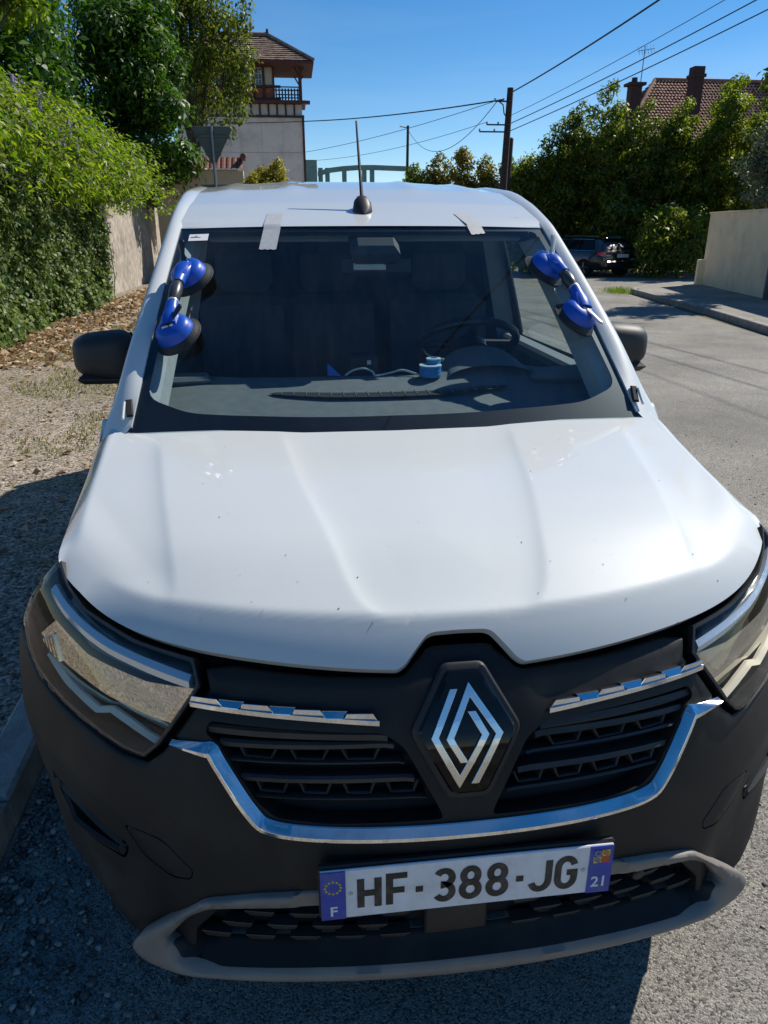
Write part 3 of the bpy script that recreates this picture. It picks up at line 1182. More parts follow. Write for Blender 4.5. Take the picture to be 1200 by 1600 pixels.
IN_CR = [(-.345, 1.10), (-.31, .95), (-.262, .62), (-.212, .37), (-.183, .24), (-.150, .178), (-.10, .158), (0, .154), (.10, .158), (.150, .178), (.183, .24), (.212, .37), (.262, .62), (.31, .95), (.345, 1.10)]
OUT_CR = [(.635, 1.10), (.63, 1.0), (.570, .65), (.530, .45), (.505, .32), (.503, .285), (.518, .262), (.545, .262), (.61, .33), (.685, .445), (.745, .56), (.85, .8), (.9, 1.2)]


def bonnet_z(P):
    x, y = P[:, 0], P[:, 1]
    z = crown(x, y)
    fade = 1 - sstep(.84, 1.03, y)
    ic = smooth_open(IN_CR, 120)
    d = dist_poly(P, ic, False)[0]
    ins = inpoly(P, np.vstack([ic, [(0.35, 1.3), (-.35, 1.3)]]))
    z = z - fade * np.where(ins, .0060 * (1 - np.exp(-d / .020)) * np.exp(-np.maximum(0, d - .10) / .3), 0)
    for sg in (-1, 1):
        oc = smooth_open([(sg * a, b) for a, b in OUT_CR], 160)
        ins = inpoly(P, np.vstack([oc, [(sg * .9, 1.3), (sg * .63, 1.3)]]))
        di = dist_poly(P, smooth_open([(sg * a, b) for a, b in OUT_CR[:8]], 100), False)[0]
        do = dist_poly(P, smooth_open([(sg * a, b) for a, b in OUT_CR[7:]], 80), False)[0]
        z = z - fade * np.where(ins, .0062 * (1 - np.exp(-di / .020)) * sstep(0, .08, do), 0)
    virt = [(x, float(np.polyval(_ff, x)), float(np.polyval(_zf, x))) for x in np.linspace(0, .11, 10)] + BE[4:]
    edge = np.array([(-p[0], p[1], p[2]) for p in (BSIDE[::-1])] + [(-p[0], p[1], p[2]) for p in virt[::-1]] + virt[1:] + BSIDE)
    ed = densify(edge, .006, False)
    ce = crown(ed[:, 0], ed[:, 1])
    drop = np.maximum(ce - ed[:, 2], 0.004)
    d, i, t = dist_poly(P, ed[:, :2], False)
    dr = drop[i] * (1 - t) + drop[np.minimum(i + 1, len(drop) - 1)] * t
    wd = np.interp(np.abs(x), [0, .45, .55, .74, .8], [.062, .058, .052, .044, .05])
    q = np.clip(1 - d / wd, 0, 1)
    return z - dr * (.25 * q * q + .75 * q ** 1.35 * sstep(0, .35, q))


hb = [(p[0], p[1]) for p in BE] + [(p[0], p[1]) for p in BSIDE] + [(p[0], p[1]) for p in BREAR]
hb = hb + [(-x, y) for x, y in hb[-2:0:-1]]
hbd = densify(rounded(hb, .007, 4), .010)
keep = [0]
for i in range(1, len(hbd)):
    if np.linalg.norm(hbd[i] - hbd[keep[-1]]) > .0035:
        keep.append(i)
hbd = hbd[keep]
rings = [hbd]
for d0 in (.003, .007, .012, .018, .025):
    rings.append(inset(hbd, d0))
V2, T = tri2d(rings[-1], (), .0088)
nb = len(hbd)
fs = [tuple(t) for t in T]
P2 = [V2]
start = [len(V2) + i * nb for i in range(5)]
for r_ in rings[4::-1]:
    P2.append(r_)
chain = [0] + start            # innermost ring = first nb points of V2
for a_, b_ in zip(chain[:-1], chain[1:]):
    for i in range(nb):
        j = (i + 1) % nb
        fs.append((a_ + i, a_ + j, b_ + j, b_ + i))
V2 = np.vstack(P2)
Z = bonnet_z(V2)
V = [(a, b, c) for (a, b), c in zip(V2, Z)]
# returned lip
lip = {}
o0 = chain[-1]
for a, b in [(o0 + i, o0 + (i + 1) % nb) for i in range(nb)]:
    for q in (a, b):
        if q not in lip:
            lip[q] = len(V)
            p = V2[q]
            c = np.array([0, .7])
            dv = (c - p) / np.linalg.norm(c - p) * .014
            V.append((p[0] + dv[0], p[1] + dv[1], Z[q] - .016))
    fs.append((a, b, lip[b], lip[a]))
bonnet = mesh('bonnet', V, fs, PAINT, VAN, None, True, 40)
# bugs and chips on the paint
CHIP = mat('paint_chip', (0.06, 0.05, 0.045), 0.7)
cb = MB()
for k in range(46):
    x, y = RNG.uniform(-.6, .62), RNG.uniform(.2, .9) if k % 2 else RNG.uniform(.16, .35)
    z = float(bonnet_z(np.array([[x, y]]))[0])
    r = RNG.uniform(.0006, .0016)
    a = RNG.uniform(0, 6)
    cb.add([(x + r * math.cos(a + j * 1.26) * RNG.uniform(.5, 1.4), y + 1.4 * r * math.sin(a + j * 1.26), z + .0012) for j in range(5)], [(0, 1, 2, 3, 4)])
cb.build('paint_specks', CHIP, bonnet, 'stuff', False)

# ---- windscreen


def ws(u, v, off=0.0):
    """u -1..1 across, v 0 bottom .. 1 header"""
    u = np.asarray(u, float)
    v = np.asarray(v, float)
    hw = .706 - .078 * v
    x = u * hw
    yc = .955 + (1.700 - .955) * v
    zc = 1.088 + (1.622 - 1.088) * v
    y = yc + .078 * (1 - .25 * v) * np.abs(u) ** 2.3
    z = zc + .042 * (1 - v) * np.abs(u) ** 2.3 - .002 * v * u * u
    bul = .016 * np.sin(np.pi * v)
    p = np.stack([x, y - bul * .55, z + bul * .83], -1)
    if np.any(off):
        p = p + np.asarray(off, float)[..., None] * ws_n(u, v)
    return p


def ws_n(u, v):
    e = 1e-3
    a = ws(u + e, v) - ws(u - e, v)
    b = ws(u, v + e) - ws(u, v - e)
    n = np.cross(a, b)
    return n / np.linalg.norm(n, axis=-1)[..., None]


def uv_at(P):
    """nearest (u, v) on the windscreen to a point"""
    U, Vv = np.meshgrid(np.linspace(-1, 1, 201), np.linspace(-.05, 1.05, 141))
    G = ws(U, Vv)
    d = np.linalg.norm(G - np.array(P), axis=-1)
    k = np.unravel_index(np.argmin(d), d.shape)
    return U[k], Vv[k]


def ws_grid(name, outer, holes, m, parent, off, step=.03):
    V2, T = tri2d(densify(outer, step), [densify(h, step) for h in holes], step)
    V = ws(V2[:, 0], V2[:, 1], np.full(len(V2), off))
    return mesh(name, list(V), [tuple(t) for t in T], m, parent, None, True, 60)


full = [(-1, -.03), (1, -.03), (1, 1), (-1, 1)]
FR_IN = rounded([(-.965, .11), (-.80, .070), (-.5, .080), (0, .084), (.5, .080), (.80, .070), (.965, .11), (.950, .975), (-.950, .975)], .05)
FRIT = mat('frit_black', (0.006, 0.006, 0.008), 0.35)
wsc = ws_grid('windscreen', full, [], GLASS, VAN, 0.0)
ws_grid('windscreen_border', full, [FR_IN], FRIT, wsc, -0.004)

# ---- A pillars, roof, sides
PIL = mat('inner_trim', (0.36, 0.39, 0.38), 0.6, var=0.08, vscale=20)


def side_x(y, z):
    xd = np.interp(z, [.2, .5, .75, .95, 1.08, 1.13, 1.3, 1.5, 1.65, 1.72, 1.8], [.89, .92, .925, .905, .868, .850, .805, .750, .702, .675, .62])
    ty = np.interp(y, [.3, .4, .5, .75, 1.0, 1.3, 1.6], [.85, .87, .885, .91, .935, .975, 1.0])
    x = xd * ty
    # lower body: limits measured near the nose; above the belt: tucked under the pillar
    zz = [.35, .5, .6, .7, .8, .9, 1.0, 1.08]
    tab = {.45: [.845, .86, .855, .84, .82, .79, .748, .748], .6: [.92, .905, .895, .88, .86, .805, .765, .76], .8: [.95, .95, .95, .94, .885, .840, .785, .78], 1.05: [.95, .95, .95, .95, .92, .885, .83, .80], 1.5: [.95] * 5 + [.93, .90, .87]}
    ky = sorted(tab)
    rows = np.array([np.interp(z, zz, tab[k]) for k in ky])
    lim = np.empty(np.shape(x))
    yf, rf, lf = np.ravel(y), rows.reshape(len(ky), -1), np.ravel(lim)
    for i in range(len(yf)):
        lf[i] = np.interp(yf[i], ky, rf[:, i])
    lim = lf.reshape(np.shape(x))
    x = np.where(np.asarray(z) < 1.1, np.minimum(x, lim), x)
    pz = [1.085, 1.165, 1.30, 1.405, 1.51, 1.61, 1.69, 1.74]
    px = np.interp(z, pz, [.800, .764, .734, .710, .688, .670, .668, .674])
    py = np.interp(z, pz, [1.07, 1.13, 1.30, 1.45, 1.62, 1.80, 2.05, 2.35])
    return np.where(np.asarray(z) > 1.08, np.minimum(x, px + .16 * np.maximum(np.asarray(y) - py, 0)), x)


PO = [(.775, .97, 1.035), (.797, 1.04, 1.072), (.772, 1.13, 1.165), (.742, 1.30, 1.300), (.718, 1.45, 1.405), (.696, 1.62, 1.510), (.678, 1.80, 1.610), (.676, 2.05, 1.690), (.682, 2.35, 1.740), (.69, 3.0, 1.765), (.69, 4.75, 1.75)]
for sg in (-1, 1):
    O = smooth_open(PO, 60)
    # windscreen edge / roof edge
    I = []
    for p in O:
        y = p[1]
        if y < 1.78:
            v = np.clip((y - 1.06) / (1.765 - 1.06), -.02, 1)
            I.append(ws(np.array(1.0), np.array(v)) + np.array([-.002, 0, .004]))
        else:
            t = np.clip((y - 1.78) / .35, 0, 1)
            a = ws(np.array(1.0), np.array(1.0)) + np.array([-.002, 0, .004])
            zt = np.interp(y, [1.76, 2.0, 2.3, 2.7, 3.2, 4.75], [1.626, 1.692, 1.748, 1.786, 1.80, 1.785])
            I.append(np.array([a[0] - .012 * t, y, zt]))
    I = np.array(I)
    V, fs = [], []
    K = 9
    for o, i in zip(O, I):
        for k in range(K):
            t = k / (K - 1)
            p = i * (1 - t) + o * t
            bulge = .022 * float(.15 + .85 * sstep(1.02, 1.28, o[1])) * math.sin(math.pi * min(1, t * 1.0)) ** .8
            n = np.array([.45, -.35, .82]) if o[1] < 1.8 else np.array([.5, -.1, .86])
            p = p + n * bulge
            V.append((sg * p[0], p[1], p[2]))
        V.append((sg * (o[0] + .004), o[1] + .004, o[2] - .03))
        V.append((sg * (o[0] - .022), o[1] + .03, o[2] - .045))
        V.append((sg * (i[0] - .004), i[1] + .02, i[2] - .03))
    KK = K + 3
    for a in range(len(O) - 1):
        for k in range(KK):
            k2 = (k + 1) % KK
            fs.append((a * KK + k, a * KK + k2, (a + 1) * KK + k2, (a + 1) * KK + k))
    mesh('roof_pillar', V, fs, PAINT, VAN, None, True, 40)
    # inner pillar trim behind the glass
    V, fs = [], []
    for a, v in enumerate(np.linspace(.06, .97, 24)):
        p0 = ws(np.array(.99), np.array(v)) + np.array([0, .012, -.016])
        p1 = ws(np.array(.93), np.array(v)) + np.array([0, .03, -.03])
        p2 = p1 + np.array([-.012, .10, -.01])
        p3 = p0 + np.array([.03, .14, -.03])
        for p in (p0, p1, p2, p3):
            V.append((sg * p[0], p[1], p[2]))
    for a in range(23):
        for k in range(3):
            fs.append((a * 4 + k, a * 4 + k + 1, a * 4 + 5 + k, a * 4 + 4 + k))
    mesh('pillar_trim', V, fs, PIL, VAN, None, True, 40)
    # black pocket where the scuttle corner trim is off, with a white tab
    c = Vector((sg * .716, 1.065, 1.166))
    c = c - Vector((sg * .45, -.35, .82)) * .003
    MB().box(c, (.018, .058, .010), 0, .003, rot=Matrix.Rotation(R(38), 3, 'X') @ Matrix.Rotation(R(sg * -8), 3, 'Z')).build('scuttle_pocket', BLACK, VAN)
    MB().box(c + Vector((sg * .013, -.012, -.004)), (.006, .058, .010), 0, .002, rot=Matrix.Rotation(R(40), 3, 'X')).build('clip_tab', PAINT, VAN)

# roof skin
ys = np.concatenate([np.linspace(1.695, 2.4, 24), np.linspace(2.5, 4.78, 20)])
us = np.linspace(-1, 1, 41)
V, fs = [], []
for y in ys:
    zt = np.interp(y, [1.695, 1.76, 2.0, 2.3, 2.7, 3.2, 4.75], [1.620, 1.636, 1.700, 1.762, 1.812, 1.832, 1.815])
    hw = np.interp(y, [1.7, 1.78, 2.13, 4.75], [.630, .628, .616, .616])
    ze = np.interp(y, [1.695, 1.76, 2.0, 2.3, 2.7, 3.2, 4.75], [1.612, 1.626, 1.692, 1.748, 1.786, 1.80, 1.785])
    for u in us:
        yy = y
        if y < 1.80:
            yy = y + .0585 * abs(u) ** 2.3 * (1.80 - y) / .105
        rib = 0.0
        if y > 2.15:
            for xr in (.25, .50):
                rib += .008 * math.exp(-((abs(u) * hw - xr) / .035) ** 2) * min(1, (y - 2.15) / .25)
        V.append((u * hw, yy, zt + (ze - zt) * abs(u) ** 2.6 + rib + .004))
n = len(us)
for a in range(len(ys) - 1):
    for k in range(n - 1):
        fs.append((a * n + k, a * n + k + 1, (a + 1) * n + k + 1, (a + 1) * n + k))
roof = mesh('roof', V, fs, PAINT, VAN, None, True, 50)
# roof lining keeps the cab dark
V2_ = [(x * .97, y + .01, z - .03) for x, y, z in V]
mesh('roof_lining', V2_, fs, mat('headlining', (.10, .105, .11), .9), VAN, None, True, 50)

# side shells with wheel arches and window openings
WIN = [(1.66, 1.135), (2.62, 1.120), (2.62, 1.60), (2.10, 1.60), (1.98, 1.57), (1.75, 1.40)]
for sg in (-1, 1):
    top = [(y, z - .01) for x, y, z in smooth_open(PO, 60)]
    fr = [(.44, .985), (.46, .80), (.60, .70), (.62, .45)]
    arc1 = [(.93 + .36 * math.cos(a), .32 + .36 * math.sin(a)) for a in np.linspace(math.pi * .93, .07 * math.pi, 18)]
    arc2 = [(3.88 + .36 * math.cos(a), .32 + .36 * math.sin(a)) for a in np.linspace(math.pi * .93, .07 * math.pi, 18)]
    bot = [(.585, .40)] + arc1 + [(1.29, .24), (3.52, .24)] + arc2 + [(4.24, .27), (4.85, .30), (4.85, 1.74)]
    bon = [(.446, 1.0), (.57, 1.003), (.75, 1.018), (.95, 1.045)]
    poly = [(y, z) for y, z in bon] + top + [p for p in bot[::-1]] + [(.56, .62), (.47, .80)]
    V2, T = tri2d(densify(poly, .05), [densify(rounded(WIN, .04), .04)], .05)
    X = side_x(V2[:, 0], V2[:, 1])
    for i in range(len(V2)):
        y, z = V2[i]
        if z > 1.09 or y < 1.07:
            pass
    V = [(sg * x, p[0], p[1]) for x, p in zip(X, V2)]
    sd = mesh('body_side', V, [tuple(t) for t in T], PAINT, VAN, None, True, 40)
    wp = rounded(WIN, .04)
    V2, T = tri2d(densify(wp, .08), (), .08)
    mesh('door_glass', [(sg * (x - .006), p[0], p[1]) for x, p in zip(side_x(V2[:, 0], V2[:, 1]), V2)], [tuple(t) for t in T], SIDEGLASS, sd, None, True)
    lp = densify(wp, .04)
    lx = side_x(lp[:, 0], lp[:, 1])
    MB().tube([(sg * (x - .004), p[0], p[1]) for x, p in zip(lx, lp)] + [(sg * (lx[0] - .004), lp[0][0], lp[0][1])], .011, 6).build('window_seal', RUBBER, sd)
    # inside door panel
    MB().box((sg * .795, 2.05, .80), (.06, 1.25, .60), 0, .02).build('door_lining', mat('door_trim', (.10, .11, .115), .6), VAN)
    MB().box((sg * .775, 2.10, 1.118), (.08, 1.0, .05), 0, .012).build('door_sill', mat('sill_trim', (.20, .215, .22), .55), VAN)
    MB().box((sg * .735, 2.70, 1.32), (.09, .10, .60), 0, .02, rot=Matrix.Rotation(R(sg * -12), 3, 'Y')).build('door_pillar', mat('sill_trim', (.2, .2, .2)), VAN)
    # door handle, side rub strip
    MB().box((sg * .925, 2.42, .985), (.03, .20, .035), 0, .01).build('door_handle', PLASTIC, VAN)
    MB().box((sg * .928, 2.25, .46), (.03, 1.7, .16), 0, .012).build('side_moulding', PLASTIC, VAN)
    # sliding side door line
    MB().box((sg * .90, 2.72, .70), (.05, .008, .7)).build('door_gap', BLACK, VAN)
    # wheels
    for wy in (.93, 3.88):
        Mx = Matrix.Translation((sg * .80, wy, .318)) @ Matrix.Rotation(R(90 * sg), 4, 'Y')
        wh = MB().lathe([(.19, -.10), (.30, -.10), (.318, -.06), (.320, 0), (.318, .06), (.30, .095), (.215, .10), (.20, .085)], Mx, 40).build('wheel', RUBBER, VAN)
        MB().lathe([(.205, .088), (.19, .07), (.16, .075), (.06, .085), (.045, .095), (.0005, .096)], Mx, 30).build('rim', mat('rim_grey', (.35, .35, .36), .4, .7), wh)
        MB().lathe([(.36, -.02), (.355, -.3), (.0005, -.3)], Matrix.Translation((sg * .86, wy, .335)) @ Matrix.Rotation(R(90 * sg), 4, 'Y'), 30).build('wheel_arch_liner', BLACK, VAN)
# rear closure, floor
MB().prism([(-.9, .3), (.9, .3), (.86, 1.1), (.69, 1.74), (-.69, 1.74), (-.86, 1.1)], 4.80, 4.85).build('rear_doors', PAINT, VAN, smooth=False)
MB().box((0, 2.6, .27), (1.7, 4.0, .04)).build('underfloor', BLACK, VAN)
MB().prism([(-.52, .16), (.52, .16), (.70, .30), (.86, .56), (.86, .62), (-.86, .62), (-.86, .56), (-.70, .30)], .24, .31, (0, 1, 2)).build('undertray', BLACK, VAN, smooth=False)
MB().prism([(-.84, .29), (.84, .29), (.84, 1.08), (.66, 1.66), (-.66, 1.66), (-.84, 1.08)], 2.86, 2.90).build('bulkhead', mat('bulkhead_grey', (.035, .037, .042), .75), VAN, smooth=False)
MB().box((0, 1.0, .62), (1.45, .05, .75)).build('firewall', BLACK, VAN)

# ---- door mirrors
MIRM = mat('mirror_cover', (.020, .020, .021), .55, bump=.04, bscale=700)
for sg in (-1, 1):
    c = Vector((sg * .893, 1.565, 1.224))
    V, fs = [], []
    nu, nv = 28, 14
    for i in range(nv + 1):
        th = math.pi * .5 * i / nv
        for j in range(nu):
            ph = 2 * math.pi * j / nu
            cx, cz = math.cos(ph), math.sin(ph)
            ex = .55
            sx_ = math.copysign(abs(cx) ** ex, cx)
            sz_ = math.copysign(abs(cz) ** ex, cz)
            r = math.sin(th) ** .6
            hx = .103
            hz = .079 - .012 * sx_ * sg
            x = sx_ * r * hx
            z = sz_ * r * hz
            y = -.085 * math.cos(th) ** .8 + .05
            V.append((c.x + x, c.y + y + sg * x * .12, c.z + z))
    for i in range(nv):
        for j in range(nu):
            j2 = (j + 1) % nu
            fs.append((i * nu + j, i * nu + j2, (i + 1) * nu + j2, (i + 1) * nu + j))
    fs.append(tuple(nv * nu + j for j in range(nu)))
    mm = mesh('door_mirror', V, fs, MIRM, VAN, None, True, 60)
    MB().box((c.x, c.y + .052, c.z), (.19, .004, .145), 0, .001).build('mirror_glass', mat('mirror_face', (.8, .8, .8), .02, 1.0), mm)
    MB().box((c.x - sg * .085, c.y + .02, c.z - .085), (.09, .07, .035), 0, .01).build('mirror_arm', MIRM, mm)
    MB().box((c.x + sg * .0, c.y + .012, c.z - .070), (.165, .07, .035), 0, .016).build('indicator', PLASTIC_D, mm)

# ---- aerial
ab = MB()
am = Matrix.Translation((.0, 1.90, 1.676)) @ Matrix.Rotation(R(12), 4, 'X')
prof = [(-.059, .0), (-.04, .020), (-.02, .034), (.0, .046), (.02, .050), (.036, .042), (.048, .0)]
V, fs = [], []
for (yy, hh) in prof:
    for k in range(7):
        a = math.pi * k / 6
        wdt = .036 * (1 - ((yy + .005) / .055) ** 2) ** .5 if abs((yy + .005) / .055) < 1 else .001
        V.append(tuple(am @ Vector((wdt * math.cos(a), yy, max(hh, .001) * math.sin(a) ** .7))))
for i in range(len(prof) - 1):
    for k in range(6):
        fs.append((i * 7 + k, i * 7 + k + 1, (i + 1) * 7 + k + 1, (i + 1) * 7 + k))
aer = mesh('aerial', V, fs, PLASTIC_D, VAN, None, True, 60)
MB().tube([(0, 1.905, 1.708), (0, 1.93, 1.74), (-.003, 2.075, 1.985)], [.0085, .0065, .0035], 10).build('mast', PLASTIC_D, aer)

# ---- cab interior
DASH = mat('dash_plastic', (.125, .145, .145), .65, var=.12, vscale=30, bump=.15, bscale=500)
DASHD = mat('dash_dark', (.02, .022, .025), .6)
nx, ny = 49, 26
V, fs = [], []


def dash_z(x, y):
    z = np.interp(y, [.98, 1.1, 1.3, 1.45, 1.50, 1.55, 1.60], [1.045, 1.085, 1.122, 1.148, 1.154, 1.14, 1.05])
    z = z + .022 * np.interp(abs(x), [.45, .72], [0, 1]) * np.interp(y, [1.0, 1.2], [1, .4])
    b = math.exp(-((x - .39) / .17) ** 4) * np.interp(y, [1.30, 1.38, 1.46, 1.60], [0, .15, .5, .7])
    return z + .04 * b


ysd = np.concatenate([np.linspace(.99, 1.44, 18), np.linspace(1.46, 1.60, 8)])
for y in ysd:
    for k in range(nx):
        u = -1 + 2 * k / (nx - 1)
        hw = np.interp(y, [.98, 1.2, 1.6], [.67, .70, .755])
        x = u * hw
        yy = y + .08 * abs(u) ** 2.5
        V.append((x, yy, float(dash_z(x, y))))
for a in range(len(ysd) - 1):
    for k in range(nx - 1):
        fs.append((a * nx + k, a * nx + k + 1, (a + 1) * nx + k + 1, (a + 1) * nx + k))
dash = mesh('dashboard', V, fs, DASH, VAN, None, True, 60)
# vent slot with fins
vb = []
for k in range(41):
    t = k / 40
    x = -.35 + .77 * t
    vb.append((x, 1.325 + .03 * ((x - .03) / .4) ** 2))
V, fs = [], []
for k, (x, y) in enumerate(vb):
    hw_ = .046 * min(1, 4 * min(k / 40, 1 - k / 40)) ** .5 + .001
    for q in (-1, 1):
        V.append((x, y + q * hw_, float(dash_z(x, y)) + .0035))
for k in range(40):
    fs.append((2 * k, 2 * k + 2, 2 * k + 3, 2 * k + 1))
vent = mesh('demist_vent', V, fs, BLACK, dash)
FIN = mat('vent_fin', (.16, .18, .19), .5)
for k in range(2, 39, 2):
    x, y = vb[k]
    MB().box((x, y, float(dash_z(x, y)) + .005), (.0022, 1.7 * (.046 * min(1, 4 * min(k / 40, 1 - k / 40)) ** .5), .002)).build('vent_fin', FIN, vent, smooth=False)
MB().tube([(x, y - .004, float(dash_z(x, y)) + .0055) for x, y in vb[3:38]], .0009, 4).build('vent_bar', FIN, vent)
# binnacle hood
hb_ = MB()
V, fs = [], []
for i in range(9):
    s = i / 8
    for k in range(13):
        a = math.pi * k / 12
        x = .385 - .155 * math.cos(a) * (1 - .12 * s)
        z = 1.135 + (.055 + .035 * s) * math.sin(a) ** .7
        V.append((x, 1.42 + .20 * s + .02 * math.sin(a), z))
for i in range(8):
    for k in range(12):
        fs.append((i * 13 + k, i * 13 + k + 1, (i + 1) * 13 + k + 1, (i + 1) * 13 + k))
mesh('instrument_hood', V, fs, DASH, dash, None, True, 60)
# steering wheel
sw_c = Vector((.392, 1.84, 1.205))
SM = Matrix.Translation(sw_c) @ Matrix.Rotation(R(-34), 4, 'X')
swm = mat('steering_leather', (.010, .011, .013), .45)
ring = [SM @ Vector((.185 * math.cos(a), .178 * math.sin(a), 0)) for a in np.linspace(0, 2 * math.pi, 41)]
sw = MB().tube(ring, .016, 10).build('steering_wheel', swm, VAN)
MB().lathe([(.075, -.03), (.07, -.005), (.05, .012), (.0005, .016)], SM, 24).build('steering_hub', swm, sw)
for a in (0, math.pi, -math.pi / 2):
    MB().tube([SM @ Vector((.06 * math.cos(a), .06 * math.sin(a), -.005)), SM @ Vector((.178 * math.cos(a), .172 * math.sin(a), -.004))], [.02, .014], 8).build('spoke', swm, sw)
MB().tube([SM @ Vector((.022 * math.cos(a), .022 * math.sin(a), -.034)) for a in np.linspace(0, 2 * math.pi, 24)], .0022, 5).build('hub_ring', LOGO, sw)
MB().tube([SM @ Vector(p) for p in ((0, .016, -.034), (-.009, 0, -.034), (0, -.016, -.034), (.009, 0, -.034), (0, .016, -.034))], .0016, 4).build('hub_emblem', LOGO, sw)
MB().tube([sw_c + Vector((0, 0, -.02)), Vector((.39, 1.60, 1.06))], .035, 10).build('steering_column', DASHD, VAN)
# seats
SEAT = mat('seat_cloth', (.045, .048, .058), .9, bump=.2, bscale=400)
for x in (.42, -.10, -.48):
    wd = .46 if x > 0 else .42
    st = MB().box((x, 2.35, .72), (wd, .52, .16), 0, .05).build('seat', SEAT, VAN)
    MB().box((x, 2.60, 1.02), (wd, .14, .62), 0, .05, rot=Matrix.Rotation(R(-12), 3, 'X')).build('seat_back', SEAT, st)
    MB().box((x, 2.64, 1.44), (.25, .10, .19), 0, .035, rot=Matrix.Rotation(R(-8), 3, 'X')).build('head_restraint', SEAT, st)
# sun visors, rear-view mirror housing, sensor box
VIS = mat('visor', (.22, .25, .27), .8)
for x, wd in ((-.30, .48), (.33, .46)):
    MB().box((x, 1.81, 1.612), (wd, .012, .085), 0, .004, rot=Matrix.Rotation(R(-25), 3, 'X')).build('sun_visor', VIS, VAN)
MB().box((0.02, 1.66, 1.545), (.16, .09, .07), 0, .02, rot=Matrix.Rotation(R(30), 3, 'X')).build('sensor_box', DASHD, VAN)
mir = MB().box((.03, 1.72, 1.495), (.24, .035, .07), 0, .014).build('interior_mirror', DASHD, VAN)
MB().tube([(.03, 1.72, 1.52), (.02, 1.68, 1.56)], .010, 8).build('mirror_stalk', DASHD, mir)
MB().box((.0, 1.66, 1.498), (.11, .03, .022), 0, .005, rot=Matrix.Rotation(R(30), 3, 'X')).build('light_lens', mat('lens_clear', (.55, .6, .6), .2), VAN)
# dash end vents / door corner ledge
MB().box((.60, 1.43, 1.155), (.17, .10, .03), R(-8), .012).build('dash_end', DASH, dash)
MB().box((-.63, 1.50, 1.155), (.17, .10, .03), R(8), .012).build('dash_end', DASH, dash)


# ================================================================== THINGS ON THE VAN
def ws_frame(P, extra=0.0, axis_to=None):
    u, v = uv_at(P)
    o = Vector(ws(np.array(u), np.array(v)))
    n = Vector(ws_n(np.array(u), np.array(v)))
    return o, n


BLUE = mat('lifter_blue', (.008, .075, .44), .38, 0, .4, 0, .2, var=.08, vscale=25)
LEVM = mat('lever_metal', (.55, .52, .46), .32, .35)
LEVB = mat('lever_black', (.03, .03, .032), .22)
GRIP = mat('grip_grey', (.05, .055, .06), .35, .3)


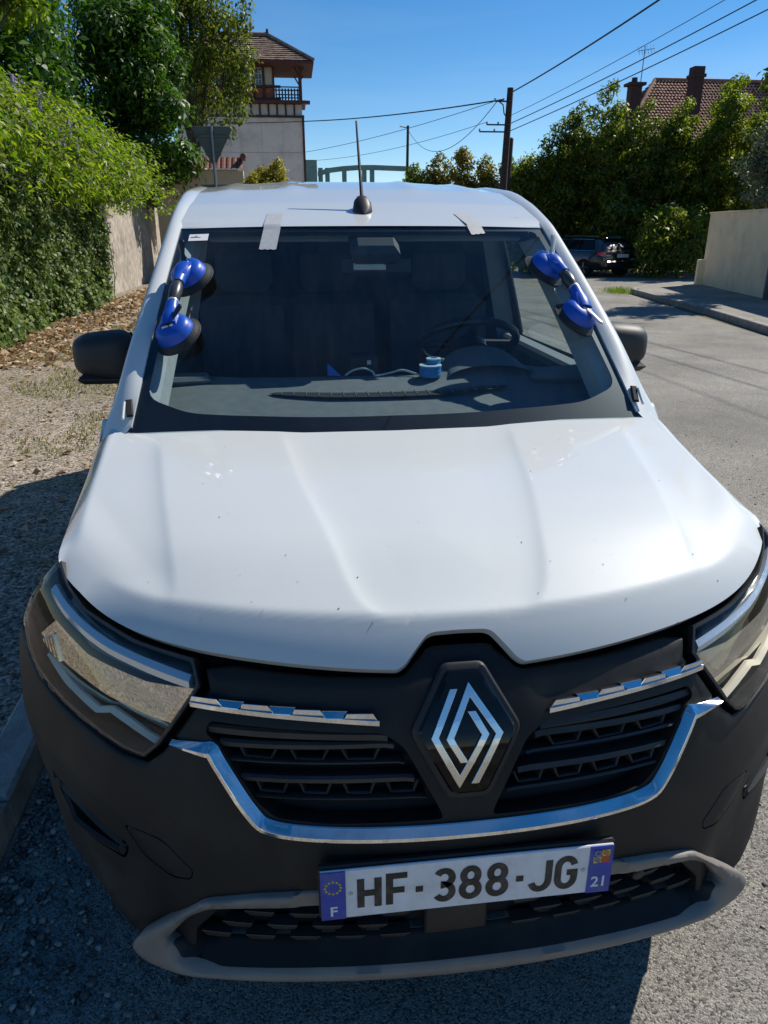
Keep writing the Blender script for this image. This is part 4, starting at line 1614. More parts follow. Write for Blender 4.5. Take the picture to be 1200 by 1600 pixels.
def lifter(label, upper, lower, tilt, lev_up, lev_lo, levmat):
    """double suction cup lifter: two rubber pads, blue heads, a bar between, a clamp lever on each head"""
    a, n1 = ws_frame(upper)
    b, n2 = ws_frame(lower)
    ax = (b - a).normalized()
    n = (n1 + n2).normalized()
    n = (n + Vector((tilt, 0, 0))).normalized()
    n = (n - ax * n.dot(ax)).normalized()
    s = n.cross(ax)
    mid = (a + b) / 2
    root = thing('suction_lifter', label, 'suction lifter', tuple(mid), 'blue double suction lifters on the windscreen')
    for c, sgn, lev in ((a, 1, lev_up), (b, -1, lev_lo)):
        d = ax * sgn                       # towards the other cup
        M = Matrix(((s.x, d.x, n.x, c.x), (s.y, d.y, n.y, c.y), (s.z, d.z, n.z, c.z), (0, 0, 0, 1)))
        MB().lathe([(.073, .002), (.0735, .007), (.066, .012), (.060, .020), (.050, .024)], M, 40).build('suction_pad', RUBBER, root)
        hd = MB().lathe([(.0575, .018), (.0580, .026), (.055, .031), (.0535, .040), (.047, .050), (.036, .056), (.02, .059), (.0005, .060)], M, 40).build('suction_head', BLUE, root)
        # neck rising into the bar
        mb = MB()
        P = []
        for t in np.linspace(0, 1, 9):
            P.append(M @ Vector((0, .004 + .078 * t, .040 + .020 * math.sin(t * math.pi / 2))))
        mb.tube(P, [.034, .033, .031, .028, .024, .021, .0195, .019, .019], 16)
        mb.build('neck', BLUE, hd)
        mb = MB()
        for sd in (-1, 1):
            mb.tube([M @ Vector((sd * .026, -.030, .044)), M @ Vector((sd * .020, .01, .056)), M @ Vector((sd * .014, .05, .064))], [.008, .010, .007], 8)
        mb.build('rib', BLUE, hd)
        # clamp lever: flat paddle with a rounded end
        px, py, pz = lev
        lm = MB()
        root_p = Vector((0, -.012, .058))
        dv = Vector((px, py, pz)).normalized()
        w_ = dv.cross(Vector((0, 0, 1)))
        w_ = w_.normalized() if w_.length > .1 else Vector((1, 0, 0))
        t_ = w_.cross(dv)
        secs = [(0, .010), (.012, .012), (.03, .0085), (.048, .011), (.062, .0125), (.070, .009), (.073, .003)]
        V, fs = [], []
        for L, hw in secs:
            q = root_p + dv * L
            for aa in range(8):
                an = 2 * math.pi * aa / 8
                V.append(tuple(M @ (q + w_ * hw * math.cos(an) + t_ * .0042 * math.sin(an))))
        for i in range(len(secs) - 1):
            for k in range(8):
                fs.append((i * 8 + k, i * 8 + (k + 1) % 8, (i + 1) * 8 + (k + 1) % 8, (i + 1) * 8 + k))
        fs.append(tuple(range(8)))
        fs.append(tuple((len(secs) - 1) * 8 + k for k in range(8)))
        mesh('clamp_lever', V, fs, levmat, root, None, True, 50)
        MB().tube([M @ Vector((-.017, -.012, .056)), M @ Vector((.017, -.012, .056))], .006, 10).build('lever_pin', LEVM, root)
    L = (b - a).length
    Mx = Matrix.Translation(a + n * .0605 + ax * .07) @ ax.to_track_quat('Z', 'Y').to_matrix().to_4x4()
    L2 = L - .14
    MB().lathe([(.013, 0), (.0165, .006), (.0165, .012), (.0145, .016), (.0180, .026), (.0195, L2 * .45), (.0175, L2 * .72), (.0135, L2 * .78), (.0135, L2 * .86), (.016, L2 * .9), (.016, L2)], Mx, 20).build('handle_bar', GRIP, root)
    for q in (.05, .80):
        MB().lathe([(.0150, L2 * q), (.0168, L2 * q + .002), (.0168, L2 * q + .006), (.0150, L2 * q + .008)], Mx, 20).build('collar', LEVM, root)
    return root


lifter('blue double suction lifter with black clamp levers, at the left edge of the windscreen', (-.566, 1.503, 1.447), (-.598, 1.288, 1.304), -.38, (.15, -1, .75), (.5, .6, .2), LEVB)
lifter('blue double suction lifter with pale metal clamp levers, at the right edge of the windscreen', (.560, 1.525, 1.460), (.605, 1.325, 1.328), .38, (.1, -1, .75), (.25, -1, .10), LEVM)


def roof_z(x, y):
    zt = np.interp(y, [1.695, 1.76, 2.0, 2.3, 2.7, 3.2, 4.75], [1.620, 1.636, 1.700, 1.762, 1.812, 1.832, 1.815])
    ze = np.interp(y, [1.695, 1.76, 2.0, 2.3, 2.7, 3.2, 4.75], [1.612, 1.626, 1.692, 1.748, 1.786, 1.80, 1.785])
    return zt + (ze - zt) * (abs(x) / .62) ** 2.6 + .004


TAPE = mat('silver_tape', (.40, .41, .42), .6, .1, var=.08, vscale=60, bump=.06, bscale=120)


def tape(label, path, wd):
    """path of (x, y): on the roof behind the header, on the glass in front of it"""
    V, fs = [], []
    P = densify(path, .012, False)
    n = 7
    for i, (x, y) in enumerate(P):
        d = P[min(i + 1, len(P) - 1)] - P[max(i - 1, 0)]
        d = d / np.linalg.norm(d)
        nn = np.array([d[1], -d[0]])
        for k in range(n):
            q = np.array([x, y]) + nn * wd * (k / (n - 1) - .5)
            if i in (0, len(P) - 1):
                q = q + d * (.003 * ((k % 2) - .5) + .004 * (k / n - .5))
            yh = 1.698 + .0585 * (abs(q[0]) / .628) ** 2.3
            if q[1] > yh:
                z = roof_z(q[0], q[1]) + .0022
            else:
                vv = (q[1] + .004 - .955 - .0585 * (abs(q[0]) / .628) ** 2.3) / (1.70 - .955)
                for _ in range(4):
                    g_ = ws(np.array(q[0] / (.706 - .078 * vv)), np.array(vv))
                    vv += (q[1] - g_[1]) / .745
                z = float(g_[2]) + .003
            V.append((q[0], q[1], z))
    for i in range(len(P) - 1):
        for k in range(n - 1):
            fs.append((i * n + k, i * n + k + 1, (i + 1) * n + k + 1, (i + 1) * n + k))
    o = mesh('tape_strip', V, fs, TAPE, None, None, True)
    return tag(o, label, 'tape', 'silver tape strips holding the windscreen')


tape('long silver tape strip from the roof edge down onto the glass, left of the aerial', [(-.312, 1.855), (-.322, 1.70), (-.338, 1.60)], .056)
tape('short silver tape strip on the roof edge at the right of the aerial', [(.352, 1.86), (.372, 1.71), (.378, 1.675)], .052)

# paper label on the glass
LABM = mat('label_paper', (.78, .78, .76), .6, var=.03, vscale=20)


def ws_quad(name, u0, u1, v0, v1, off, m, parent=None, sk=0.0):
    U = np.linspace(u0, u1, 6)
    V_, fs = [], []
    for v in (v0, v1):
        for u in U:
            V_.append(ws(np.array(u), np.array(v + sk * (u - u0))) + off * ws_n(np.array(u), np.array(v)))
    for k in range(5):
        fs.append((k, k + 1, 7 + k, 6 + k))
    return mesh(name, V_, fs, m, parent)


u0, v0 = uv_at((-.597, 1.680, 1.565))
u1, v1 = uv_at((-.526, 1.735, 1.603))
lab = tag(ws_quad('paper_label', u0, u1, .905, .948, .002, LABM, None, .05), 'small white paper label stuck in the upper left corner of the windscreen', 'label')
for k, (a, b, vv) in enumerate(((.08, .62, .925), (.12, .5, .9285), (.3, .42, .936))):
    ws_quad('print_line', u0 + (u1 - u0) * a, u0 + (u1 - u0) * b, vv, vv + .0022, .0027, INK, lab, .05)

# tape roll, card and cable on the dashboard
RB = mat('roll_blue', (.02, .24, .55), .45, var=.08, vscale=40)
RP = mat('roll_pale', (.45, .62, .70), .5)
rz_ = 1.156
tr = thing('tape_roll', 'pair of stacked bright blue tape rolls standing on the middle of the dashboard', 'tape roll', (.180, 1.455, rz_))
for (dx, dy, h0, rr, hh) in ((0, 0, 0, .036, .034), (.014, .022, .036, .024, .016)):
    M = Matrix.Translation((.180 + dx, 1.455 + dy, rz_ + h0))
    b_ = MB()
    prof = [(rr * .97, 0)]
    for k in range(3):
        prof += [(rr, hh * (k + .15) / 3), (rr, hh * (k + .85) / 3), (rr * .965, hh * (k + 1) / 3)]
    b_.lathe(prof + [(rr * .55, hh), (rr * .55, hh * .2)], M, 28).build('roll', RB, tr)
    MB().lathe([(rr * 1.03, hh), (rr * 1.04, hh + .004), (rr * .6, hh + .005), (rr * .56, hh)], M, 28).build('roll_rim', RP, tr)
cd = MB()
cd.add([(-.16, 1.50, 1.158), (-.115, 1.485, 1.158), (-.125, 1.50, 1.166), (-.158, 1.525, 1.195)], [(0, 1, 2, 3)])
tag(cd.build('blue_card', mat('card_blue', (.04, .16, .50), .5)), 'small blue folded card standing on the dashboard left of the tape rolls', 'card')
CABW = mat('cable_white', (.55, .56, .54), .5)
cb = MB()
cb.tube(smooth_open([(-.10, 1.50, 1.157), (-.075, 1.49, 1.175), (-.04, 1.485, 1.182), (-.01, 1.485, 1.170), (.0, 1.48, 1.158), (.05, 1.50, 1.162), (.09, 1.49, 1.172), (.13, 1.48, 1.162), (.16, 1.44, 1.158)], 50), .0035, 6)
tag(cb.build('phone_cable', CABW), 'loose pale cable lying looped on the dashboard beside the blue tape rolls', 'cable')
bx = MB().box((-.03, 1.64, 1.12), (.10, .06, .17), .1, .01).build('black_handset', mat('handset_black', (.012, .013, .016), .4))
for dz, dx in ((.05, .02), (-.01, -.015)):
    MB().box((-.03 + dx, 1.607, 1.13 + dz), (.014, .002, .014), .1).build('white_sticker', LABM, bx)
tag(bx, 'dark handset with two tiny white stickers behind the middle of the dashboard', 'handset')

# ================================================================== FOLIAGE HELPERS


def leafmesh(name, pos, nrm, size, m, parent=None, kind=None, aspect=.5, droop=.35, fold=.18):
    """one four-cornered leaf per point, own random turn"""
    N = len(pos)
    nrm = nrm / (np.linalg.norm(nrm, axis=1)[:, None] + 1e-9)
    t = RNG.normal(size=(N, 3))
    t[:, 2] -= droop * 2
    t -= nrm * np.sum(t * nrm, 1)[:, None]
    t /= np.linalg.norm(t, axis=1)[:, None] + 1e-9
    b = np.cross(nrm, t)
    L = np.asarray(size)[:, None] * np.ones((N, 1))
    p0 = pos
    p1 = pos + t * L * .45 + b * L * aspect * .5 + nrm * L * fold * .5
    p2 = pos + t * L - nrm * L * fold * .6
    p3 = pos + t * L * .45 - b * L * aspect * .5 + nrm * L * fold * .5
    V = np.stack([p0, p1, p2, p3], 1).reshape(-1, 3)
    me = bpy.data.meshes.new(name)
    me.vertices.add(N * 4)
    me.vertices.foreach_set('co', V.ravel())
    me.loops.add(N * 4)
    me.loops.foreach_set('vertex_index', np.arange(N * 4, dtype=np.int32))
    me.polygons.add(N)
    me.polygons.foreach_set('loop_start', np.arange(0, N * 4, 4, dtype=np.int32))
    me.polygons.foreach_set('loop_total', np.full(N, 4, dtype=np.int32))
    me.update()
    me.validate()
    return link(name, me, m, parent, kind)


def clumps(centres, radii, n, jitter=.35, shell=.55, up=.3):
    """points spread through ellipsoid clumps, most near the outside; returns pos, normal"""
    c = np.array(centres, float)
    r = np.array(radii, float)
    if r.ndim == 1:
        r = np.repeat(r[:, None], 3, 1)
    wgt = (r.prod(1)) ** (2 / 3)
    idx = RNG.choice(len(c), n, p=wgt / wgt.sum())
    d = RNG.normal(size=(n, 3))
    d /= np.linalg.norm(d, axis=1)[:, None]
    rad = shell + (1 - shell) * RNG.random(n) ** .5
    rad *= 1 + .18 * RNG.normal(size=n)
    p = c[idx] + d * r[idx] * rad[:, None]
    nn = d / r[idx]
    nn /= np.linalg.norm(nn, axis=1)[:, None]
    nn = nn + RNG.normal(size=(n, 3)) * jitter
    nn[:, 2] += up
    return p, nn


def crown_clumps(c, r, k, rs, seed, squash=.8):
    """k smaller clumps scattered through a big ellipsoid"""
    g = np.random.default_rng(seed)
    d = g.normal(size=(k, 3))
    d /= np.linalg.norm(d, axis=1)[:, None]
    rad = g.random(k) ** .45
    cc = np.array(c) + d * np.array(r) * rad[:, None] * .9
    rr = rs * (.6 + .8 * g.random(k))
    return cc, np.stack([rr, rr, rr * squash], 1)


BARK = mat('bark', (.07, .055, .04), .9, var=.3, vscale=15, bump=.6, bscale=40)


def tree(name, label, cat, base, crown_c, crown_r, k, rs, n, size, lm, seed, group=None, aspect=.5, trunk_r=.12, droop=.35, limbs=6, extra=None, shell=.5, up=.3):
    root = thing(name, label, cat, base, group)
    cc, rr = crown_clumps(crown_c, crown_r, k, rs, seed)
    if extra:
        cc = np.vstack([cc, [e[:3] for e in extra]])
        rr = np.vstack([rr, [[e[3]] * 3 for e in extra]])
    p, nn = clumps(cc, rr, n, .5, shell, up)
    ok = p[:, 2] > .05
    p, nn = p[ok], nn[ok]
    leafmesh('crown', p, nn, size * (.6 + .8 * RNG.random(len(p))), lm, root, None, aspect, droop)
    mb = MB()
    b = Vector(base)
    top = Vector(crown_c) + Vector((0, 0, crown_r[2] * .45))
    pts = [b + (top - b) * t + Vector((random.uniform(-.1, .1), random.uniform(-.1, .1), 0)) * (1 if 0 < t < 1 else 0) for t in np.linspace(0, 1, 7)]
    mb.tube(pts, [trunk_r * (1.25 - .95 * t) for t in np.linspace(0, 1, 7)], 8)
    for i in range(min(limbs, len(cc))):
        e = Vector(cc[i])
        s_ = pts[2 + i % 4]
        m_ = (s_ + e) / 2 + Vector((0, 0, .25))
        mb.tube([s_, m_, e], [trunk_r * .45, trunk_r * .28, trunk_r * .1], 6)
    mb.build('trunk', BARK, root)
    return root


L_IVY = leaf_mat('ivy_leaf', (.036, .07, .011), (.09, .145, .020), (.20, .24, .05), .45, .28, spec=.22)
L_WIS = leaf_mat('wisteria_leaf', (.055, .11, .010), (.13, .20, .016), (.28, .32, .03), .45, .5)
L_LAU = leaf_mat('laurel_leaf', (.017, .048, .006), (.045, .115, .012), (.11, .19, .022), .42, .32, spec=.28)
L_BIR = leaf_mat('birch_leaf', (.05, .07, .014), (.11, .14, .026), (.22, .23, .04), .4, .45)
L_HED = leaf_mat('hedge_leaf', (.06, .085, .015), (.15, .185, .026), (.30, .30, .05), .45, .58)
L_HEL = leaf_mat('hedge_leaf_light', (.05, .08, .012), (.12, .16, .022), (.22, .24, .04), .4, .45)
L_YEL = leaf_mat('yellow_leaf', (.20, .18, .02), (.38, .33, .03), (.52, .46, .06), .5, .4, (1.2, 1.2, .5))
L_AUT = leaf_mat('autumn_leaf', (.09, .10, .018), (.20, .17, .026), (.34, .22, .04), .5, .4)
L_SIL = leaf_mat('silver_leaf', (.06, .08, .05), (.13, .16, .10), (.24, .27, .19), .5, .25, (1.1, 1.2, .8))
L_DRY = leaf_mat('dry_leaf', (.16, .10, .055), (.40, .28, .17), (.60, .46, .30), .6, .15, (1.2, 1, .7))
FLW = mat('wisteria_flower', (.42, .33, .55), .7, var=.2)

# ================================================================== LEFT SIDE
CW = mat('old_render', (.40, .35, .29), .9, var=.30, vscale=5, bump=1.0, bscale=14, dirt=(.16, .13, .10), dirt_amt=.75, dscale=1.3)
wallt = MB()
V = []
wy = np.linspace(4, 46, 60)
prof_h = [np.interp(y, [4, 20, 21, 24, 30, 46], [2.35, 2.4, 2.9, 3.0, 2.8, 2.6]) for y in wy]
for i in range(len(wy) - 1):
    y0, y1 = wy[i], wy[i + 1]
h0 = len(wallt.v)
vs, fs = [], []
for y, h in zip(wy, prof_h):
    wob = .03 * math.sin(y * 1.7) + .02 * math.sin(y * 3.9)
    vs += [(-5.02 + wob, y, -.1), (-5.06 + wob, y, h), (-5.34, y, h + .02), (-5.34, y, -.1)]
for i in range(len(wy) - 1):
    for k in range(4):
        fs.append((i * 4 + k, i * 4 + (k + 1) % 4, i * 4 + 4 + (k + 1) % 4, i * 4 + 4 + k))
fs += [(0, 1, 2, 3), tuple(4 * (len(wy) - 1) + k for k in range(4))]
wall = tag(mesh('garden_wall', vs, fs, CW, None, None, True, 40), 'weathered rendered garden wall running back behind the ivy on the left', 'wall')

# ivy sheet over the near part of the wall
N = 52000
y = 7.5 + 11.2 * RNG.random(N) ** 1.0
zt = 2.62 + .12 * np.sin(y * 2.1) + .10 * np.sin(y * 5.3 + 1)
z = zt * RNG.random(N) ** .85
hump = .20 + .10 * np.sin(y * 1.3 + z * 1.7) + .07 * np.sin(y * 3.7 - z * 2.9) + .05 * np.sin(y * 8 + z * 7)
hump *= np.clip((18.9 - y) / .6, 0.05, 1)
x = -5.02 + hump + .10 * RNG.normal(size=N) * .6 + .22 * np.clip(.9 - z, 0, 1)
pos = np.stack([x, y, z], 1)
nn = np.stack([np.ones(N), -.25 * np.ones(N), .45 * np.ones(N)], 1) + RNG.normal(size=(N, 3)) * .45
ivy = thing('ivy_cover', 'dense dark green ivy covering the near garden wall on the left', 'ivy', (-4.8, 14, 0))
leafmesh('foliage', pos, nn, .075 * (.6 + .8 * RNG.random(N)), L_IVY, ivy, None, .85, .6, .1)
mb = MB()
for k in range(26):
    yy = 8 + 12.3 * k / 26
    pts = [(-4.98 + .05 * random.random(), yy + .25 * math.sin(t * 5 + k), t * 2.3) for t in np.linspace(0, 1, 6)]
    mb.tube(pts, .012, 5)
mb.build('stem', BARK, ivy)

# wisteria mound over the wall top
wis = thing('wisteria', 'bright green wisteria with pale lilac flower clusters spilling over the wall top', 'climbing plant', (-4.9, 16, 2.4))
g = np.random.default_rng(3)
cc, rr = [], []
for k in range(120):
    yy = 7.5 + 13.3 * g.random()
    hh = np.interp(yy, [7, 12, 17, 21, 24], [3.9, 3.75, 3.75, 3.55, 3.1])
    zz = 2.45 + (hh - 2.45) * g.random() ** .8
    xx = -4.65 + .45 * g.normal() * .6 - .35 * (zz - 2.6) + (.25 if zz < 3 else 0)
    cc.append((xx, yy, zz))
    rr.append(.24 + .28 * g.random())
p, nn = clumps(cc, rr, 30000, .5, .62, .5)
nn[:, 0] += .25
leafmesh('foliage', p, nn, .125 * (.5 + .9 * RNG.random(len(p))), L_WIS, wis, None, .32, .9, .15)
# trailing shoots
mb = MB()
sp, sn = [], []
for k in range(70):
    yy = 8 + 13.5 * g.random()
    s0 = Vector((-4.5 + .3 * g.random(), yy, 2.9 + .8 * g.random()))
    v0 = Vector((.7 + .5 * g.random(), g.normal() * .5, .5 * g.random()))
    pts = [s0 + v0 * t + Vector((0, 0, -1.1 * t * t)) for t in np.linspace(0, 1, 7)]
    mb.tube(pts, [.006 - .0006 * i for i in range(7)], 5)
    for q in pts[1:]:
        for j in range(9):
            sp.append(tuple(q + Vector((g.normal() * .06, g.normal() * .06, g.normal() * .05))))
            sn.append((g.normal() * .5 + .3, g.normal() * .5, 1))
mb.build('stem', BARK, wis)
leafmesh('shoot_leaves', np.array(sp), np.array(sn), .12 * (.6 + .7 * RNG.random(len(sp))), L_WIS, wis, None, .42, .7, .15)
for k, (fx, fy, fz) in enumerate((q[0] + .22, q[1], q[2] + .12) for q in [(-4.35, 11.6, 3.55), (-4.3, 12.6, 3.5), (-4.25, 13.9, 3.25), (-4.2, 14.1, 3.0), (-4.1, 18.3, 2.95), (-4.2, 13.2, 3.05), (-4.3, 15.3, 3.4), (-4.15, 19.2, 3.1), (-4.35, 12.0, 3.2)]):
    b_ = MB()
    b_.tube([(fx, fy, fz + .03), (fx, fy, fz - .27)], [.03, .01], 6)
    for j in range(26):
        t = j / 26
        c = (fx + RNG.normal() * .045 * (1 - t), fy + RNG.normal() * .045 * (1 - t), fz - .26 * t)
        b_.box(c, (.032, .032, .026), RNG.random() * 3, .006)
    b_.build('flower_cluster', FLW, wis)

tree('laurel_tree', 'tall dark glossy evergreen tree rising behind the wall on the left', 'tree', (-5.9, 25.5, 0), (-4.9, 25.5, 5.6), (1.75, 1.9, 3.6), 75, .62, 28000, .20, L_LAU, 11, aspect=.38, trunk_r=.22, up=.5, extra=[(-6.4, 24.5, 4.6, .9), (-6.5, 23, 5.4, .9), (-6.2, 22.5, 4.2, .8), (-6.6, 24, 6.4, .9), (-6.0, 23.5, 5.2, .8)])
tree('dark_tree', 'deep green tree in shade behind the wisteria at the far left', 'tree', (-7.6, 18, 0), (-6.6, 18, 5.0), (1.6, 2.8, 3.2), 60, .75, 14000, .20, L_LAU, 12, trunk_r=.2, aspect=.4)
tree('overhanging_tree', 'leafy light green branches hanging in at the top left corner', 'tree', (-7.0, 12.0, 0), (-4.75, 12.2, 5.05), (1.45, 1.3, .62), 60, .22, 4200, .12, L_WIS, 13, trunk_r=.16, aspect=.45, droop=.8, limbs=14)
tree('birch_tree', 'olive green tree with drooping leafy branches in front of the timbered house', 'tree', (-4.3, 31, 0), (-3.4, 31, 8.0), (2.0, 1.8, 2.9), 70, .50, 15000, .15, L_BIR, 14, trunk_r=.16, aspect=.5, droop=.9, limbs=12, extra=[(-2.0, 31, 6.6, .6), (-2.1, 31, 5.9, .5), (-1.9, 31, 7.3, .55), (-2.6, 31, 5.3, .5), (-1.75, 31, 8.6, .4), (-1.6, 31, 9.3, .35)])
tree('climbing_evergreen', 'dark green creeper hanging over the wall end behind the laurel', 'shrub', (-4.6, 28, 0), (-4.1, 27.5, 3.2), (.8, 1.5, .9), 24, .4, 6000, .13, L_LAU, 15, trunk_r=.05)

# yield sign seen from behind
SGN = mat('sign_back', (.085, .10, .085), .5, .3, var=.15, vscale=8)
GALV = mat('galvanised', (.22, .24, .26), .45, .6)
ys_ = thing('road_sign', 'back of a grey triangular give way sign on a post, point down', 'road sign', (-1.86, 17, 0))
tri = rounded([(-2.30, 3.68), (-1.42, 3.68), (-1.86, 2.90)], .09, 6)
MB().prism([tuple(q) for q in tri], 16.985, 17.0).build('sign_plate', SGN, ys_, smooth=False)
rim = [(float(a), 16.99, float(b)) for a, b in tri]
MB().tube(rim + [rim[0]], .012, 6).build('sign_rim', SGN, ys_)
MB().tube([(-1.86, 16.95, -.1), (-1.86, 16.95, 3.70)], .032, 12).build('post', GALV, ys_)
for zz in (3.5, 3.15):
    MB().box((-1.86, 16.965, zz), (.62 if zz > 3.3 else .34, .03, .05), 0, .006).build('bracket', SGN, ys_)
MB().box((-1.86, 17.0, 2.46), (.62, .012, .18), 0, .004).build('lower_plate', SGN, ys_)

# wall with tiled coping, yellow bush
CREAM = mat('cream_render', (.52, .42, .28), .9, var=.08, vscale=3, dirt=(.3, .24, .16), dirt_amt=.4)
TILE = mat('roof_tile_red', (.20, .075, .05), .8, var=.3, vscale=9, dirt=(.07, .05, .04), dirt_amt=.5, dscale=5)
tw = thing('tiled_wall', 'low cream outbuilding wall capped with red tiles, below the timbered house', 'wall', (-3, 26, 0))
MB().box((-3.2, 26.3, 1.72), (2.9, .5, 3.5), 0, .02).build('wall', CREAM, tw)
tile_me = None
for row in range(3):
    for k in range(16):
        xx = -4.55 + k * .18
        M = Matrix.Translation((xx, 25.92 + row * .14, 3.47 + row * .11)) @ Matrix.Rotation(R(38), 4, 'X')
        if tile_me is None:
            V, fs = [], []
            for yy in (0, .24):
                for j in range(6):
                    a = math.pi * j / 5
                    V.append((.095 * math.cos(a), yy, .055 * math.sin(a)))
            for j in range(5):
                fs.append((j, j + 1, 7 + j, 6 + j))
            t0 = mesh('roof_tile', V, fs, TILE, tw)
            tile_me = t0.data
            t0.matrix_world = M
            t0.matrix_local = Matrix.Translation(-Vector(tw.location)) @ M
        else:
            t = bpy.data.objects.new('roof_tile', tile_me)
            C.objects.link(t)
            t.parent = tw
            t.matrix_local = Matrix.Translation(-Vector(tw.location)) @ M
MB().tube([(-1.72, 25.95, 3.86), (-1.72, 26.5, 3.86)], .1, 8).build('ridge_end', TILE, tw)
tree('yellow_bush', 'golden yellow rounded bush in front of the timbered house', 'bush', (-.95, 23.6, 0), (-.98, 23.6, 2.85), (.68, .6, .62), 50, .24, 12000, .085, L_YEL, 21, trunk_r=.05, aspect=.55, extra=[(-.55, 23.6, 3.5, .16), (-.6, 23.6, 3.35, .2)])

# ---- timbered house
HWALL = mat('house_wall', (.84, .70, .60), .9, var=.06, vscale=1.2, dirt=(.34, .27, .24), dirt_amt=.55, dscale=1.1)
TIMB = mat('timber_red', (.10, .030, .022), .7, var=.25, vscale=6)
TIMBD = mat('timber_dark', (.055, .035, .03), .75, var=.25, vscale=6)
BRICKP = mat('brick_panel', (.36, .105, .06), .85, var=.3, vscale=10)
PANC = mat('plaster_panel', (.55, .49, .42), .85, var=.08, vscale=4)
ROOFB = mat('brown_tile', (.24, .165, .125), .9, var=.35, vscale=5, bump=.6, bscale=20)
WINW = mat('window_white', (.55, .57, .6), .5)
WGL = mat('window_dark_glass', (.10, .13, .17), .08, 0, .6)
hs = thing('timbered_house', 'tall half-timbered house with brown roof and open corner balcony, behind the left trees', 'house', (-2.5, 41, 0))
HY = 40.0
MB().box((-2.5, 41.23, 3.55), (6.1, 2.35, 7.6)).build('wall', HWALL, hs)
for r_i in range(4):
    for c_i in range(5):
        w0 = -4.62 + c_i * 1.045
        MB().box((w0 + .52, HY + .03, 1.3 + r_i * 1.57), (1.035, .05, 1.556), 0, .006).build('wall_panel', HWALL, hs, smooth=False)
MB().box((.585, HY + .02, 3.4), (.11, .16, 7.0)).build('corner_post', TIMB, hs)
# frieze
MB().box((-2.1, HY - .02, 6.83), (5.5, .12, .10)).build('beam', TIMBD, hs)
MB().box((-2.0, HY - .10, 7.44), (5.9, .34, .13)).build('beam', TIMB, hs)
for k in range(12):
    xx = -4.45 + k * .42
    MB().box((xx, HY - .03, 7.12), (.07, .10, .52)).build('frieze_post', TIMBD, hs)
    MB().box((xx + .21, HY, 7.12), (.335, .06, .49), 0, .01).build('plaster_panel', PANC, hs)
MB().box((-3.1, 41.35, 8.3), (4.6, 2.2, 1.75)).build('upper_wall', PANC, hs)
MB().box((-2.9, HY + .12, 7.58), (4.9, .14, .14)).build('beam', TIMBD, hs)
MB().box((-2.9, HY + .12, 8.14), (4.9, .14, .10)).build('beam', TIMBD, hs)
MB().box((-2.1, HY + .12, 9.20), (6.0, .16, .16)).build('beam', TIMB, hs)
for k in range(8):
    xx = -.80 - k * .48
    MB().box((xx + .02, HY + .11, 8.4), (.085, .16, 1.6)).build('post', TIMBD if k else TIMB, hs)
    MB().box((xx - .22, HY + .16, 7.87), (.36, .06, .43), 0, .01).build('brick_panel', BRICKP, hs)
    if k == 0:
        MB().box((xx - .22, HY + .16, 8.66), (.36, .06, .92), 0, .01).build('plaster_panel', PANC, hs)
    else:
        wf = MB().box((xx - .22, HY + .16, 8.66), (.36, .05, .95)).build('window', WGL, hs)
        fm = MB()
        for fx in (-.16, 0, .16):
            fm.box((xx - .22 + fx, HY + .125, 8.66), (.035, .04, .95))
        for fz in (-.46, -.22, .02, .26, .46):
            fm.box((xx - .22, HY + .124, 8.66 + fz), (.34, .035, .03))
        fm.build('window_frame', WINW, wf, smooth=False)
# balcony: floor, corner posts, rails, braces
MB().box((0, 41.2, 7.5), (1.5, 2.3, .12)).build('balcony_floor', TIMB, hs)
for yy in (HY, 42.2):
    MB().box((.52, yy + .06, 8.4), (.13, .13, 1.75)).build('balcony_post', TIMB, hs)
    MB().tube([(.50, yy + .05, 8.55), (.25, yy + .05, 8.95), (-.05, yy + .05, 9.12)], .035, 6).build('brace', TIMBD, hs)
    MB().tube([(.55, yy + .05, 8.75), (.80, yy - .1, 9.1)], .035, 6).build('brace', TIMBD, hs)
    for zz in (7.98, 8.12):
        MB().box((-.12, yy + .05, zz), (1.25, .05, .05)).build('rail', TIMBD, hs)
for k in range(8):
    MB().box((-.68 + k * .15, HY + .06, 7.80), (.075, .035, .52)).build('baluster', TIMBD, hs)
for zz in (7.8, 8.12):
    MB().box((.53, 41.1, zz), (.05, 2.2, .05)).build('rail', TIMBD, hs)
